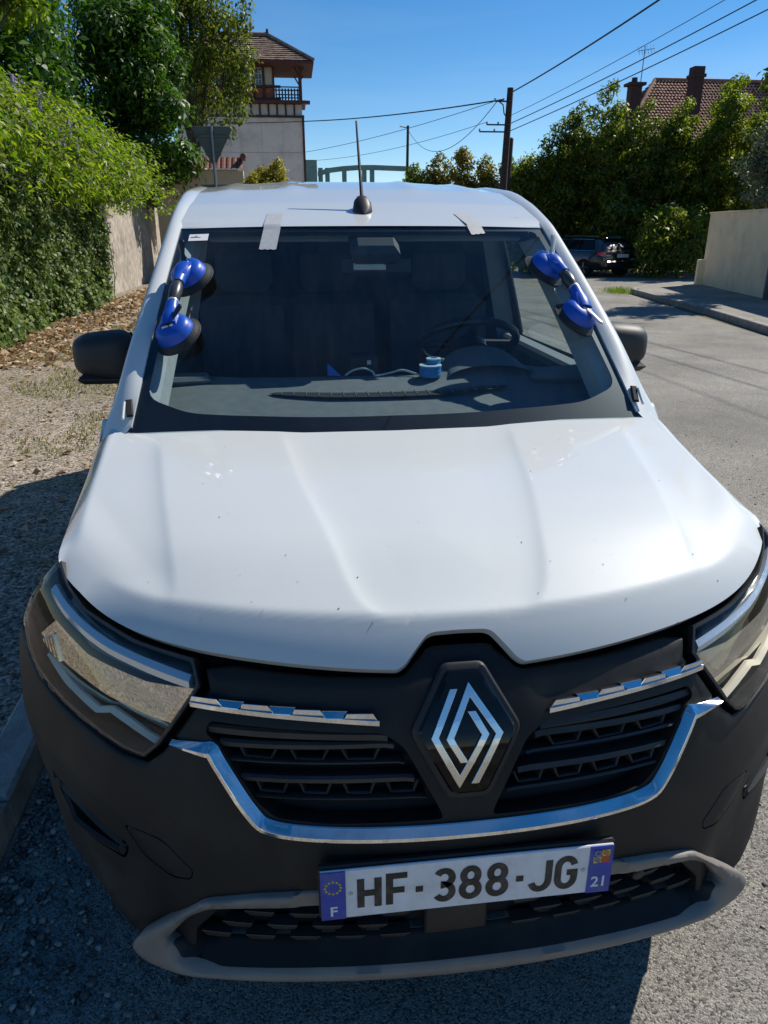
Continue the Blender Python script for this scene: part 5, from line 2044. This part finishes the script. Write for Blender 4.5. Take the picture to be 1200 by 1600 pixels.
# roof: hipped with wide eaves
EX0, EX1, EY0, EY1, EZ = -6.2, 1.16, 39.0, 42.7, 9.05
RX0, RX1, RY, RZ = -3.6, -.98, 40.85, 10.42
RV = [(EX0, EY0, EZ), (EX1, EY0, EZ), (EX1, EY1, EZ), (EX0, EY1, EZ), (RX0, RY, RZ), (RX1, RY, RZ)]
RV2 = [(a, b, c - .10) for a, b, c in RV[:4]]
mesh('roof', RV + RV2, [(0, 1, 5, 4), (1, 2, 5), (2, 3, 4, 5), (3, 0, 4), (0, 6, 7, 1), (1, 7, 8, 2), (2, 8, 9, 3), (3, 9, 6, 0), (6, 9, 8, 7)], TIMB, hs)
tl = MB()
for r_i in range(12):
    t0, t1 = r_i / 12, (r_i + 1) / 12
    for (A, B, C2, D) in ((RV[0], RV[1], RV[5], RV[4]), (RV[1], RV[2], RV[5], RV[5])):
        A, B, C2, D = map(Vector, (A, B, C2, D))
        up_ = Vector((0, 0, .022))
        l0, l1 = A.lerp(D, t0), A.lerp(D, t1)
        r0, r1 = B.lerp(C2, t0), B.lerp(C2, t1)
        nseg = max(2, int((r0 - l0).length / .22))
        for q in range(nseg):
            a_, b_ = q / nseg, (q + .93) / nseg
            j = Vector((0, 0, random.uniform(0, .02)))
            tl.add([l0.lerp(r0, a_) + up_ * 1.6 + j, l0.lerp(r0, b_) + up_ * 1.6 + j, l1.lerp(r1, b_) + up_ * .4, l1.lerp(r1, a_) + up_ * .4], [(0, 1, 2, 3)])
tl.build('roof_tiles', ROOFB, hs, 'stuff', False)
for A, B in ((RV[1], RV[5]), (RV[0], RV[4]), (RV[4], RV[5])):
    MB().tube([Vector(A) + Vector((0, 0, .06)), Vector(B) + Vector((0, 0, .06))], .075, 7).build('ridge_cap', ROOFB, hs)
MB().tube([(RX1, RY, RZ), (RX1, RY, RZ + .28)], [.09, .05], 8).build('finial', TIMBD, hs)

# ---- green bridge
GRN = mat('bridge_green', (.17, .27, .235), .6, var=.15, vscale=2)
br = thing('steel_bridge', 'pale green steel girder bridge far behind the white van roof', 'bridge', (5, 75, 0))
MB().box((1.9, 75, 3.85), (1.05, .7, 7.7)).build('tower', GRN, br)
MB().box((.6, 75.1, 7.4), (2.6, .5, .5)).build('girder', GRN, br)
pts = [(2.5, 6.75), (3.6, 7.05), (4.8, 7.2), (6.2, 7.3), (7.8, 7.32), (12, 7.2)]
V, fs = [], []
for x_, z_ in pts:
    V += [(x_, 74.8, z_), (x_, 75.3, z_), (x_, 75.3, z_ - .42), (x_, 74.8, z_ - .42)]
for i in range(len(pts) - 1):
    for k in range(4):
        fs.append((i * 4 + k, i * 4 + (k + 1) % 4, i * 4 + 4 + (k + 1) % 4, i * 4 + 4 + k))
mesh('girder', V, fs, GRN, br)
for x_ in (2.75, 3.4, 5.0, 6.9, 7.65):
    MB().box((x_, 75.05, 6.1), (.42, .35, 1.9)).build('upright', GRN, br)
MB().box((7, 75.2, 5.3), (14, 1.2, .7)).build('deck', GRN, br)
for x_ in (3, 9):
    MB().box((x_, 75.4, 2.4), (.8, .8, 5.2)).build('pier', GRN, br)

# ---- poles and wires
POLE = mat('pole_wood', (.045, .028, .022), .85, var=.3, vscale=9)
WIRE = mat('wire_black', (.012, .012, .015), .6)
p1 = thing('utility_pole', 'dark wooden utility pole with brackets, tallest of the poles above the van roof', 'utility pole', (7.34, 27, 0), 'utility poles')
MB().tube([(7.30, 27, -.1), (7.46, 27, 6.15)], [.15, .105], 12).build('post', POLE, p1)
MB().tube([(7.42, 26.9, 5.15), (7.25, 26.9, 5.35), (7.2, 26.9, 5.62), (7.0, 26.9, 5.75)], .02, 6).build('bracket', WIRE, p1)
for zz, x0, x1 in ((5.0, 6.65, 7.45), (4.78, 6.4, 7.45), (5.72, 6.9, 7.5)):
    MB().box(((x0 + x1) / 2, 26.87, zz), (x1 - x0, .05, .045), 0, .005).build('crossarm', WIRE, p1)
    for q in (x0, (x0 + x1) / 2):
        MB().tube([(q, 26.87, zz), (q, 26.87, zz + .09)], .028, 6).build('insulator', GALV, p1)
p2 = thing('utility_pole', 'short dark pole standing close behind the tall wooden pole', 'utility pole', (8.05, 29, 0), 'utility poles')
MB().tube([(8.02, 29, -.1), (8.13, 29, 4.8)], [.13, .10], 10).build('post', POLE, p2)
MB().lathe([(.105, 0), (.09, .04), (.0005, .05)], Matrix.Translation((8.13, 29, 4.79)), 10).build('cap', GALV, p2)
p3 = thing('utility_pole', 'thin distant pole standing between the bridge and the autumn trees', 'utility pole', (8.03, 55, 0), 'utility poles')
MB().tube([(8.0, 55, -.1), (8.08, 55, 8.3)], [.13, .09], 10).build('post', POLE, p3)
MB().tube([(8.1, 55, 8.15), (7.5, 55, 8.25)], .035, 6).build('lamp_arm', GALV, p3)


def wire(label, a, b, sag, rad, n=40):
    a, b = Vector(a), Vector(b)
    pts = []
    for i in range(n + 1):
        t = i / n
        p = a.lerp(b, t)
        p.z -= sag * 4 * t * (1 - t)
        pts.append(p)
    o = MB().tube(pts, rad, 6).build('overhead_wire', WIRE)
    return tag(o, label, 'wire', 'overhead wires')


wire('thick black overhead cable rising from the tall pole to the top edge right of centre', (7.44, 26.9, 5.98), (6.3, -12, 6.9), .55, .020)
wire('black cable bundle sagging from the tall pole to the timbered house', (7.2, 26.9, 5.78), (.60, 39.9, 6.62), .12, .022)
wire('thin wire along the front of the timbered house', (.60, 39.9, 6.62), (-6, 39.9, 6.5), .05, .014)
wire('thin wire running low from the tall pole to the timbered house', (7.0, 26.87, 5.75), (.66, 39.85, 5.25), .15, .010)
wire('lower thin wire ending at the wall of the timbered house', (6.65, 26.87, 5.08), (.66, 39.85, 4.85), .25, .008)
wire('sagging wire from the tall pole to the thin distant pole', (7.0, 26.87, 5.75), (8.05, 55, 8.1), 1.5, .014)
wire("thin cable crossing high over the white van, mirrored in its windscreen", (-4.9, -8.0, 7.6), (12.4, 19.0, 9.6), .75, .022)
wire('uppermost of the parallel thin wires at the top right', (7.5, 26.9, 5.3), (10.9, 2, 7.9), .35, .008)
wire('middle of the parallel wires at the top right', (7.5, 26.87, 5.05), (12.0, 2, 7.9), .30, .013)
wire('lowest of the parallel wires at the top right', (7.5, 26.87, 4.82), (12.9, 2, 7.9), .28, .013)

# ================================================================== RIGHT SIDE
grp = 'hedge trees along the far side of the road'
HT = [
    ('slim dark green tree beside the poles', (9.0, 29.5), 4.3, .9, L_HED),
    ('dark bushy evergreen behind the parked black car', (10.1, 29.2), 5.5, 1.0, L_HED),
    ('feathery green tree between the poles and the left chimney', (10.9, 29.6), 6.1, .9, L_HEL),
    ('tall pointed evergreen, highest of the hedge beneath the left chimney', (11.7, 28.8), 6.7, 1.2, L_HED),
    ('olive green bushy tree in the middle of the tall hedge', (12.9, 28.2), 6.0, 1.1, L_HEL),
    ('dark green tree below the tiled roof', (14.2, 27.8), 6.0, 1.1, L_HED),
    ('broad dark tree in front of the right chimney', (15.6, 26.8), 6.6, 1.2, L_HED),
    ('slender green tree filling the gap right of the right chimney', (16.3, 28.4), 6.9, 1.0, L_HED),
    ('dark tree at the right edge behind the beige wall', (16.6, 25.5), 6.6, 1.4, L_HED),
]
for i, (lb, (tx, ty), h, r, lm) in enumerate(HT):
    tree('hedge_tree', lb, 'tree', (tx, ty, 0), (tx, ty, h * .52), (r * .85, r * .8, h * .47), 105, .27, 15000, .13, lm, 30 + i, grp, trunk_r=.09, aspect=.45, limbs=8,
         extra=[(tx - .1, ty, h * .93, .30), (tx + .2, ty, h * .98, .22), (tx + .45, ty - .1, h * .88, .25), (tx - .5, ty, h * .85, .25)])
tree('leafy_bush', 'bright green leafy bush beside the parked black car', 'bush', (11.9, 26.9, 0), (11.75, 26.9, 1.9), (.75, .6, 1.1), 26, .28, 3600, .17, L_HEL, 41, trunk_r=.05, aspect=.5)
tree('shade_shrub', 'dark shrubs in deep shade under the hedge left of the beige wall', 'shrub', (13.2, 24.6, 0), (13.2, 24.8, 1.2), (1.6, 1.0, 1.4), 36, .45, 8000, .15, L_HED, 42, trunk_r=.05)
tree('silver_shrub', 'grey green shrub leaning over the top of the beige wall', 'shrub', (12.2, 17.5, 0), (11.75, 17.4, 3.0), (.95, 1.7, 1.05), 46, .34, 12000, .10, L_SIL, 43, trunk_r=.06, aspect=.45)
tree('cherry_tree', 'light green leafy branches reaching in at the right edge', 'tree', (13.0, 16.5, 0), (11.75, 16.5, 5.0), (1.0, 1.2, 1.3), 34, .26, 3000, .19, L_HEL, 44, trunk_r=.12, aspect=.55, droop=.7, limbs=16, extra=[(10.5, 16.5, 4.75, .22), (10.8, 16.5, 5.6, .25), (11.05, 16.5, 6.0, .28)])
for i, (tx, ty, h, r, lm) in enumerate([(7.2, 46, 5.3, .9, L_HEL), (8.7, 46, 5.9, 1.0, L_AUT), (9.9, 45, 6.1, .9, L_AUT), (11.2, 45, 5.7, 1.0, L_AUT), (12.6, 45, 5.5, 1.0, L_HEL), (14.2, 42, 5.0, 1.2, L_HEL)]):
    lb = ['yellow green slender tree right beside the thin distant pole', 'rust tinged autumn tree second from the thin distant pole', 'tallest golden brown tree between the two poles', 'golden tree just left of the tall wooden pole', 'green tree right behind the tall wooden pole', 'pale sparse tree between the tall pole and the dark hedge'][i]
    tree('autumn_tree', lb, 'tree', (tx, ty, 0), (tx, ty, h * .55), (r * .8, r * .8, h * .46), 36, .42, 5200, .19, lm, 60 + i, 'autumn trees beyond the van roof', trunk_r=.1, aspect=.5, extra=[(tx, ty, h * .95, .28), (tx + .4, ty, h * .88, .25), (tx - .35, ty, h * .9, .25)])

# far wood closing the view
N = 26000
p = np.stack([RNG.uniform(-60, 120, N), RNG.uniform(120, 150, N), 0 * np.zeros(N)], 1)
p[:, 2] = RNG.random(N) ** .8 * (4.2 + 1.2 * np.sin(p[:, 0] * .21) + .8 * np.sin(p[:, 0] * .57))
o = leafmesh('distant_wood', p, np.stack([RNG.normal(size=N), -np.ones(N), .5 * np.ones(N)], 1), 1.3 * (.6 + .8 * RNG.random(N)), L_HED, None, 'stuff', .8)
tag(o, 'far green treeline closing the end of the road', 'woodland')

# dense dark hedge closing the gaps behind the trees
root = thing('tall_hedge', 'long dense dark hedge behind the row of trees on the right', 'hedge', (13, 30.5, 0))
N = 42000
x = RNG.uniform(8.3, 21, N)
hh = np.interp(x, [8.3, 9.5, 11, 13, 16, 21], [3.0, 3.8, 4.6, 4.6, 5.2, 5.6]) + .35 * np.sin(x * 3.1) + .25 * np.sin(x * 7.3)
z = hh * RNG.random(N) ** .75
yf = 30.3 - .22 * (x - 8.3) + .45 * np.sin(x * 2.3 + z) + .3 * np.sin(x * 5.1 - z * 2.7)
p = np.stack([x, yf + RNG.normal(size=N) * .25, z], 1)
leafmesh('foliage', p, np.stack([-.3 * np.ones(N), -np.ones(N), .7 * np.ones(N)], 1) + RNG.normal(size=(N, 3)) * .5, .16 * (.6 + .8 * RNG.random(N)), L_HED, root, None, .5, .4)
mb = MB()
for k in range(16):
    xx = 8.6 + k * .8
    mb.tube([(xx, 30.4 - .22 * (xx - 8.3), -.1), (xx + .1, 30.5 - .22 * (xx - 8.3), 2.6)], [.07, .03], 6)
mb.build('stems', BARK, root, 'stuff')

# tiled house on the right
hr = thing('tiled_house', 'house with weathered red tiled roof and two chimneys above the hedge on the right', 'house', (21, 45, 0))
RT = mat('old_red_tile', (.34, .165, .115), .85, var=.35, vscale=3, dirt=(.06, .045, .04), dirt_amt=.6, dscale=2)
MB().box((24.0, 46, 2.9), (11.6, 7, 5.6)).build('wall', CREAM, hr)
A, B, C2, D = Vector((17.6, 41.8, 5.4)), Vector((30.5, 41.8, 5.4)), Vector((29, 46, 9.75)), Vector((21.4, 46, 9.75))
E2, F2 = Vector((17.6, 50, 5.4)), Vector((30.5, 50, 5.4))
mesh('roof', [A, B, C2, D, E2, F2], [(0, 1, 2, 3), (0, 3, 4), (1, 5, 2), (4, 3, 2, 5), (0, 4, 5, 1)], TIMBD, hr)
tl = MB()
nr = 26
for r_i in range(nr):
    t0, t1 = r_i / nr, (r_i + 1) / nr
    for (a0, b0, c0, d0) in ((A, B, C2, D), (E2, A, D, D)):
        l0, l1, r0, r1 = a0.lerp(d0, t0), a0.lerp(d0, t1), b0.lerp(c0, t0), b0.lerp(c0, t1)
        nseg = max(2, int((r0 - l0).length / .21))
        for q in range(nseg):
            x0, x1, xm = q / nseg, (q + .95) / nseg, (q + .48) / nseg
            j = Vector((0, -.02, random.uniform(.06, .085)))
            k_ = Vector((0, -.01, .02))
            tl.add([l0.lerp(r0, x0) + j, l0.lerp(r0, xm) + j + Vector((0, -.03, .05)), l0.lerp(r0, x1) + j, l1.lerp(r1, x1) + k_, l1.lerp(r1, xm) + k_ + Vector((0, -.03, .05)), l1.lerp(r1, x0) + k_], [(0, 1, 4, 5), (1, 2, 3, 4)])
tl.build('roof_tiles', RT, hr, 'stuff', False)
MB().tube([D + Vector((0, 0, .05)), C2 + Vector((0, 0, .05))], .12, 8).build('ridge_cap', RT, hr)
MB().tube([A + Vector((0, 0, .1)), D + Vector((0, 0, .05))], .11, 8).build('ridge_cap', RT, hr)
CHB = mat('chimney_brick', (.07, .035, .03), .9, var=.3, vscale=8)
ch = MB().box((22.6, 43.4, 8.7), (.62, .62, 2.6)).build('chimney', CHB, hr)
MB().box((22.6, 43.4, 9.55), (.78, .78, .16)).build('chimney_cap', CHB, ch)
MB().tube([(22.6, 43.4, 9.6), (22.6, 43.4, 10.0)], [.24, .2], 10).build('chimney_pot', CHB, ch)
ch2 = MB().box((18.9, 43, 7.9), (.60, .6, 2.2)).build('chimney', CHB, hr)
MB().box((18.9, 43, 9.02), (.95, .85, .14)).build('chimney_cap', CHB, ch2)
MB().tube([(18.85, 43, 9.05), (18.85, 43, 9.35)], [.17, .15], 10).build('chimney_pot', CHB, ch2)
an = thing('roof_aerial', 'thin television aerial standing on the left chimney', 'aerial', (19.2, 43, 9.0))
MB().tube([(19.2, 43, 8.8), (19.25, 43, 10.85)], .025, 6).build('mast', GALV, an)
MB().tube([(18.85, 43, 10.6), (19.8, 43, 10.75)], .015, 5).build('boom', GALV, an)
for q in range(6):
    xq = 18.9 + q * .17
    MB().tube([(xq, 42.85, 10.4 + .02 * q), (xq, 43.1, 10.85 + .02 * q)], .010, 5).build('element', GALV, an)

# beige wall
BW = mat('beige_render', (.93, .73, .46), .9, var=.05, vscale=2, bump=.3, bscale=60, dirt=(.30, .24, .18), dirt_amt=.35, dscale=1.6)
bw = thing('beige_wall', 'smooth beige rendered garden wall at the right edge beside the pavement', 'wall', (10.9, 17, 0))
a, b = np.array([11.45, 19.9]), np.array([9.75, 12.0])
d = (b - a) / np.linalg.norm(b - a)
ang = math.atan2(d[1], d[0])
c = (a + b) / 2 + np.array([-d[1], d[0]]) * .1
L = np.linalg.norm(b - a)
MB().box((c[0], c[1], 1.02), (L, .20, 1.96), ang, .012).build('wall', BW, bw)
MB().box((c[0], c[1], 2.02), (L + .04, .26, .05), ang, .010).build('coping', BW, bw)
e = a + d * .05
MB().box((e[0] - .02, e[1] + .02, .42), (.16, .30, .75), ang, .015).build('plinth', BW, bw)
gp = MB()
gp.box((10.30, 15.0, .45), (.10, .10, .9), ang, .01)
tag(gp.build('gate_post', mat('post_grey', (.10, .10, .11), .6)), 'short dark post at the foot of the beige wall, right edge', 'post')

# ---- black estate car
CARP = mat('car_black', (.012, .014, .018), .25, 0, .5, 1.0, .03)
CGL = mat('car_glass', (.008, .010, .012), .08, 0, .15)
RED = mat('tail_red', (.75, .02, .016), .2, 0, .5, 1.0)
ALLOY = mat('alloy', (.45, .45, .46), .3, .9)


def estate(loc, rz):
    root = thing('estate_car', 'black estate car parked under the hedge, rear towards the camera', 'car', (0, 0, 0))
    # stations along y from rear (0) to nose (4.8): half width, sill z, shoulder z, roof z, roof half width
    ST = [(0.00, .74, .45, .86, .90, .62), (.06, .84, .32, .92, .97, .66), (.20, .89, .27, .96, 1.16, .66), (.45, .91, .25, .97, 1.38, .63), (.75, .92, .24, .97, 1.455, .61), (1.6, .925, .22, .96, 1.485, .60), (2.5, .925, .22, .95, 1.47, .60), (3.0, .92, .22, .94, 1.36, .61), (3.45, .91, .22, .93, 1.08, .66), (3.7, .90, .22, .92, .99, .70), (4.3, .87, .24, .84, .88, .66), (4.7, .78, .28, .70, .74, .55), (4.84, .60, .34, .56, .60, .42)]
    V, fs = [], []
    for y, hw, zs, zh, zr, rw in ST:
        ring = [(hw * .90, zs), (hw, zs + .10), (hw * 1.0, (zs + zh) / 2), (hw * .985, zh - .03), (hw * .95, zh + .015), (rw * 1.06, zh + (zr - zh) * .75), (rw * .93, zr - (zr - zh) * .06), (rw * .6, zr), (0, zr + .006)]
        full_ = ring + [(-a, b) for a, b in ring[-2::-1]]
        V += [(a, y, b) for a, b in full_]
    n = len(full_)
    for i in range(len(ST) - 1):
        for k in range(n - 1):
            fs.append((i * n + k, i * n + k + 1, (i + 1) * n + k + 1, (i + 1) * n + k))
        fs.append((i * n + n - 1, i * n, (i + 1) * n, (i + 1) * n + n - 1))
    fs += [tuple(range(n)), tuple((len(ST) - 1) * n + k for k in range(n))]
    mesh('body', V, fs, CARP, root, None, True, 45)
    # side glass, in three panes, chrome edge
    for sg in (-1, 1):
        for y0, y1, y2, y3 in ((.55, 1.28, .80, 1.28), (1.36, 2.10, 1.36, 2.12), (2.18, 3.18, 2.20, 2.72)):
            q = [(y0, 1.0), (y1, 1.0), (y3, 1.385), (y2, 1.385)]
            vs = []
            for (yy, zz) in q:
                xx = np.interp(zz, [1.0, 1.385], [.895, .668])
                vs.append((sg * (xx + .006), yy, zz))
            vs += [(sg * (abs(a) - .03), b, c) for a, b, c in vs]
            mesh('side_window', vs, [(0, 1, 2, 3), (0, 4, 5, 1), (1, 5, 6, 2), (2, 6, 7, 3), (3, 7, 4, 0)], CGL, root)
        MB().tube([(sg * .905, .48, .985), (sg * .905, 3.2, .985)], .012, 5).build('chrome_line', CHROME, root)
        MB().tube([(sg * .690, .78, 1.40), (sg * .678, 1.6, 1.415), (sg * .69, 2.7, 1.40)], .010, 5).build('chrome_line', CHROME, root)
        MB().tube([(sg * .55, .7, 1.505), (sg * .54, 1.6, 1.535), (sg * .55, 2.5, 1.515)], .014, 6).build('roof_rail', GALV, root)
        # tail light wraps round the corner
        vs = [(sg * .53, -.004, .80), (sg * .54, -.004, .94), (sg * .845, .055, .965), (sg * .925, .30, .945), (sg * .928, .26, .85), (sg * .86, .045, .79)]
        vs2 = [(a * .96, b + .05, c) for a, b, c in vs]
        tlg = mesh('tail_light', vs + vs2, [(0, 1, 2, 5), (2, 3, 4, 5), (0, 6, 7, 1), (1, 7, 8, 2), (2, 8, 9, 3), (3, 9, 10, 4), (4, 10, 11, 5), (5, 11, 6, 0)], RED, root)
        MB().box((sg * .70, -.0, .835), (.22, .02, .03), R(sg * 8)).build('reverse_lamp', mat('lamp_white', (.7, .7, .7), .3), tlg)
        for wy in (.98, 3.85):
            Mx = Matrix.Translation((sg * .82, wy, .32)) @ Matrix.Rotation(R(90 * sg), 4, 'Y')
            wh = MB().lathe([(.2, -.1), (.30, -.1), (.32, -.05), (.32, .06), (.30, .105), (.235, .11), (.225, .08)], Mx, 28).build('wheel', RUBBER, root)
            rm = MB().lathe([(.228, .10), (.215, .06), (.06, .07), (.05, .10), (.0005, .10)], Mx, 24)
            for q in range(5):
                aa = q * 2 * math.pi / 5
                rm.tube([Mx @ Vector((.04 * math.cos(aa), .04 * math.sin(aa), .092)), Mx @ Vector((.215 * math.cos(aa), .215 * math.sin(aa), .095))], [.03, .026], 6)
            rm.build('rim', ALLOY, wh)
            MB().lathe([(.36, .112), (.345, .118), (.335, .10)], Mx, 28).build('wheel_arch', BLACK, root)
        MB().box((sg * .98, 3.05, 1.02), (.16, .10, .13), 0, .03).build('door_mirror', CARP, root)
    # tailgate glass
    vs = [(-.60, .145, 1.03), (.60, .145, 1.03), (.52, .50, 1.385), (-.52, .50, 1.385)]
    vs = [(a, b - .035, c + .03) for a, b, c in vs]
    mesh('rear_window', vs + [(a, b + .05, c - .04) for a, b, c in vs], [(0, 1, 2, 3), (0, 4, 5, 1), (1, 5, 6, 2), (2, 6, 7, 3), (3, 7, 4, 0)], CGL, root)
    MB().box((0, .005, .80), (.54, .05, .125), 0, .004).build('number_plate', PLM, root)
    MB().box((0, .01, .885), (.62, .04, .03), 0, .005).build('plate_light_bar', CARP, root)
    MB().box((0, -.01, .50), (1.62, .20, .26), 0, .05).build('rear_bumper', CARP, root)
    MB().lathe([(.035, 0), (.03, .008), (.0005, .010)], Matrix.Translation((0, -.02, .945)) @ Matrix.Rotation(R(90), 4, 'X'), 16).build('round_emblem', ALLOY, root)
    MB().box((0, .47, 1.46), (1.1, .20, .03), 0, .012).build('spoiler', CARP, root)
    root.location = loc
    root.rotation_euler = (0, 0, rz)
    root.scale = (1, 1, .90)
    return root


estate((11.45, 25.4, 0), R(21))

# ================================================================== SMALL GROUND STUFF


def pebbles(name, pts, rad, m, label, cat):
    """angular stones, 8 corners each, one object"""
    N = len(pts)
    base = np.array([(-1, -1, -.6), (1, -1, -.6), (1, 1, -.6), (-1, 1, -.6), (-.7, -.7, .6), (.7, -.7, .6), (.7, .7, .6), (-.7, .7, .6)])
    F0 = np.array([(0, 3, 2, 1), (4, 5, 6, 7), (0, 1, 5, 4), (1, 2, 6, 5), (2, 3, 7, 6), (3, 0, 4, 7)])
    s = base[None] * (1 + .35 * RNG.normal(size=(N, 8, 3)))
    s *= (np.array(rad)[:, None, None] * RNG.uniform(.6, 1.3, (N, 1, 3)))
    a = RNG.uniform(0, 6.28, N)
    ca, sa = np.cos(a)[:, None], np.sin(a)[:, None]
    X = s[..., 0] * ca - s[..., 1] * sa
    Y = s[..., 0] * sa + s[..., 1] * ca
    V = np.stack([X, Y, s[..., 2]], -1) + np.array(pts)[:, None, :]
    F = (F0[None] + (np.arange(N) * 8)[:, None, None]).reshape(-1, 4)
    me = bpy.data.meshes.new(name)
    me.vertices.add(N * 8)
    me.vertices.foreach_set('co', V.reshape(-1))
    me.loops.add(len(F) * 4)
    me.loops.foreach_set('vertex_index', F.ravel().astype(np.int32))
    me.polygons.add(len(F))
    me.polygons.foreach_set('loop_start', np.arange(0, len(F) * 4, 4, dtype=np.int32))
    me.polygons.foreach_set('loop_total', np.full(len(F), 4, dtype=np.int32))
    me.update()
    o = link(name, me, m, None, 'stuff')
    return tag(o, label, cat)


STONE = leaf_mat('stone_mix', (.07, .065, .06), (.20, .185, .165), (.46, .43, .38), .8, 0.0, spec=.3)
N = 5200
x = RNG.uniform(-1.11, -.15, N)
x = -1.11 + (x + 1.11) * RNG.random(N) ** .7
y = RNG.uniform(-.1, 1.6, N)
ok = RNG.random(N) < np.clip((-.35 - x) / .7, .04, 1)
x, y = x[ok], y[ok]
r = .0022 + .0075 * RNG.random(len(x)) ** 4
pebbles('loose_gravel', np.stack([x, y, r * .35], 1), r, STONE, 'loose gravel scattered on the asphalt beside the kerb at lower left', 'gravel')
N = 16000
y = .4 + 9 * RNG.random(N) ** 1.6
x = -1.27 - (1.2 + y * .32) * RNG.random(N)
r = (.002 + .007 * RNG.random(N) ** 4)
pebbles('verge_gravel', np.stack([x, y, r * .35], 1), r, STONE, 'coarse gravel covering the verge left of the white van', 'gravel')
N = 2600
x = RNG.uniform(-.6, 4.5, N)
y = RNG.uniform(-.6, 5, N)
r = (.0016 + .004 * RNG.random(N) ** 5)
pebbles('road_grit', np.stack([x, y, r * .3 - .003], 1), r, STONE, 'fine stone grit lying on the asphalt road', 'grit')

N = 6500
y = 8.5 + 21 * RNG.random(N)
x = -4.85 + np.abs(RNG.normal(size=N)) * (.55 + .03 * y) + .25
p = np.stack([x, y, .012 + .03 * RNG.random(N)], 1)
nn = np.stack([RNG.normal(size=N) * .5, RNG.normal(size=N) * .5, np.ones(N)], 1)
o = leafmesh('leaf_litter', p, nn, .10 * (.5 + .9 * RNG.random(N)), L_DRY, None, 'stuff', .6, 0, .3)
tag(o, 'dry brown fallen leaves along the foot of the ivy and garden wall', 'leaf litter')
N = 700
y = 2.5 + 22 * RNG.random(N)
x = -1.35 - RNG.random(N) * np.minimum(3.0, .3 + .25 * y)
p = np.stack([x, y, .01 + .012 * RNG.random(N)], 1)
o = leafmesh('scattered_leaves', p, np.stack([RNG.normal(size=N) * .4, RNG.normal(size=N) * .4, np.ones(N)], 1), .065 * (.5 + .9 * RNG.random(N)), L_DRY, None, 'stuff', .6, 0, .3)
tag(o, 'few dry leaves scattered over the gravel verge', 'leaf litter')


N = 5000
p = np.stack([RNG.uniform(-7, 1.5, N), RNG.uniform(-8, -1.6, N), .004 + .01 * RNG.random(N)], 1)
o = leafmesh('strewn_leaves', p, np.stack([RNG.normal(size=N) * .4, RNG.normal(size=N) * .4, np.ones(N)], 1), .07 * (.5 + .9 * RNG.random(N)), L_DRY, None, 'stuff', .6, 0, .3)
tag(o, 'dry leaves strewn over the open ground in front of the van', 'leaf litter')


def grass(name, pts, h, m, label):
    N = len(pts)
    a = RNG.uniform(0, 6.28, N)
    lean = RNG.normal(size=(N, 2)) * .4
    hh = h * (.5 + RNG.random(N))
    wv = np.stack([np.cos(a), np.sin(a), 0 * a], 1) * (.0035 + .002 * RNG.random(N))[:, None]
    tip = pts + np.stack([lean[:, 0] * hh, lean[:, 1] * hh, hh], 1)
    midp = pts + np.stack([lean[:, 0] * hh * .3, lean[:, 1] * hh * .3, hh * .6], 1)
    V = np.stack([pts - wv, pts + wv, midp + wv * .7, tip, midp - wv * .7], 1).reshape(-1, 3)
    me = bpy.data.meshes.new(name)
    me.vertices.add(N * 5)
    me.vertices.foreach_set('co', V.ravel())
    me.loops.add(N * 5)
    me.loops.foreach_set('vertex_index', np.arange(N * 5, dtype=np.int32))
    me.polygons.add(N)
    me.polygons.foreach_set('loop_start', np.arange(0, N * 5, 5, dtype=np.int32))
    me.polygons.foreach_set('loop_total', np.full(N, 5, dtype=np.int32))
    me.update()
    return tag(link(name, me, m, None, 'stuff'), label, 'grass')


L_GRA = leaf_mat('grass_blade', (.08, .11, .02), (.20, .20, .06), (.38, .32, .15), .5, .35)
N = 16000
x, y = RNG.uniform(-8, 3, N), RNG.uniform(-9, -1.8, N)
keep = (np.sin(x * 2.1 + y * 1.7) + np.sin(y * 3.3 - x * 1.1)) > .1
grass('rough_grass', np.stack([x, y, 0 * x], 1)[keep], .07, L_GRA, 'rough grass patches on the open ground in front of the van')
N = 500
c = np.array([8.62, 18.5, .0])
grass('grass_tuft', c + np.abs(RNG.normal(size=(N, 3))) * [-.16, .35, 0] + RNG.normal(size=(N, 3)) * [.14, .25, 0] + [0, 0, .0], .13, L_WIS, 'bright green grass tuft at the tip of the pavement kerb')
N = 20000
y = 4 + 9 * RNG.random(N)
x = -4.7 + 3.0 * RNG.random(N)
keep = (np.sin(x * 3.1 + y * 1.3) + np.sin(y * 2.3 - x * 1.1) + .5 * np.sin(x * 7 + y * 5)) > .35
grass('verge_grass', np.stack([x, y, 0 * x], 1)[keep], .028, L_GRA, 'short thin grass growing through the gravel before the ivy')
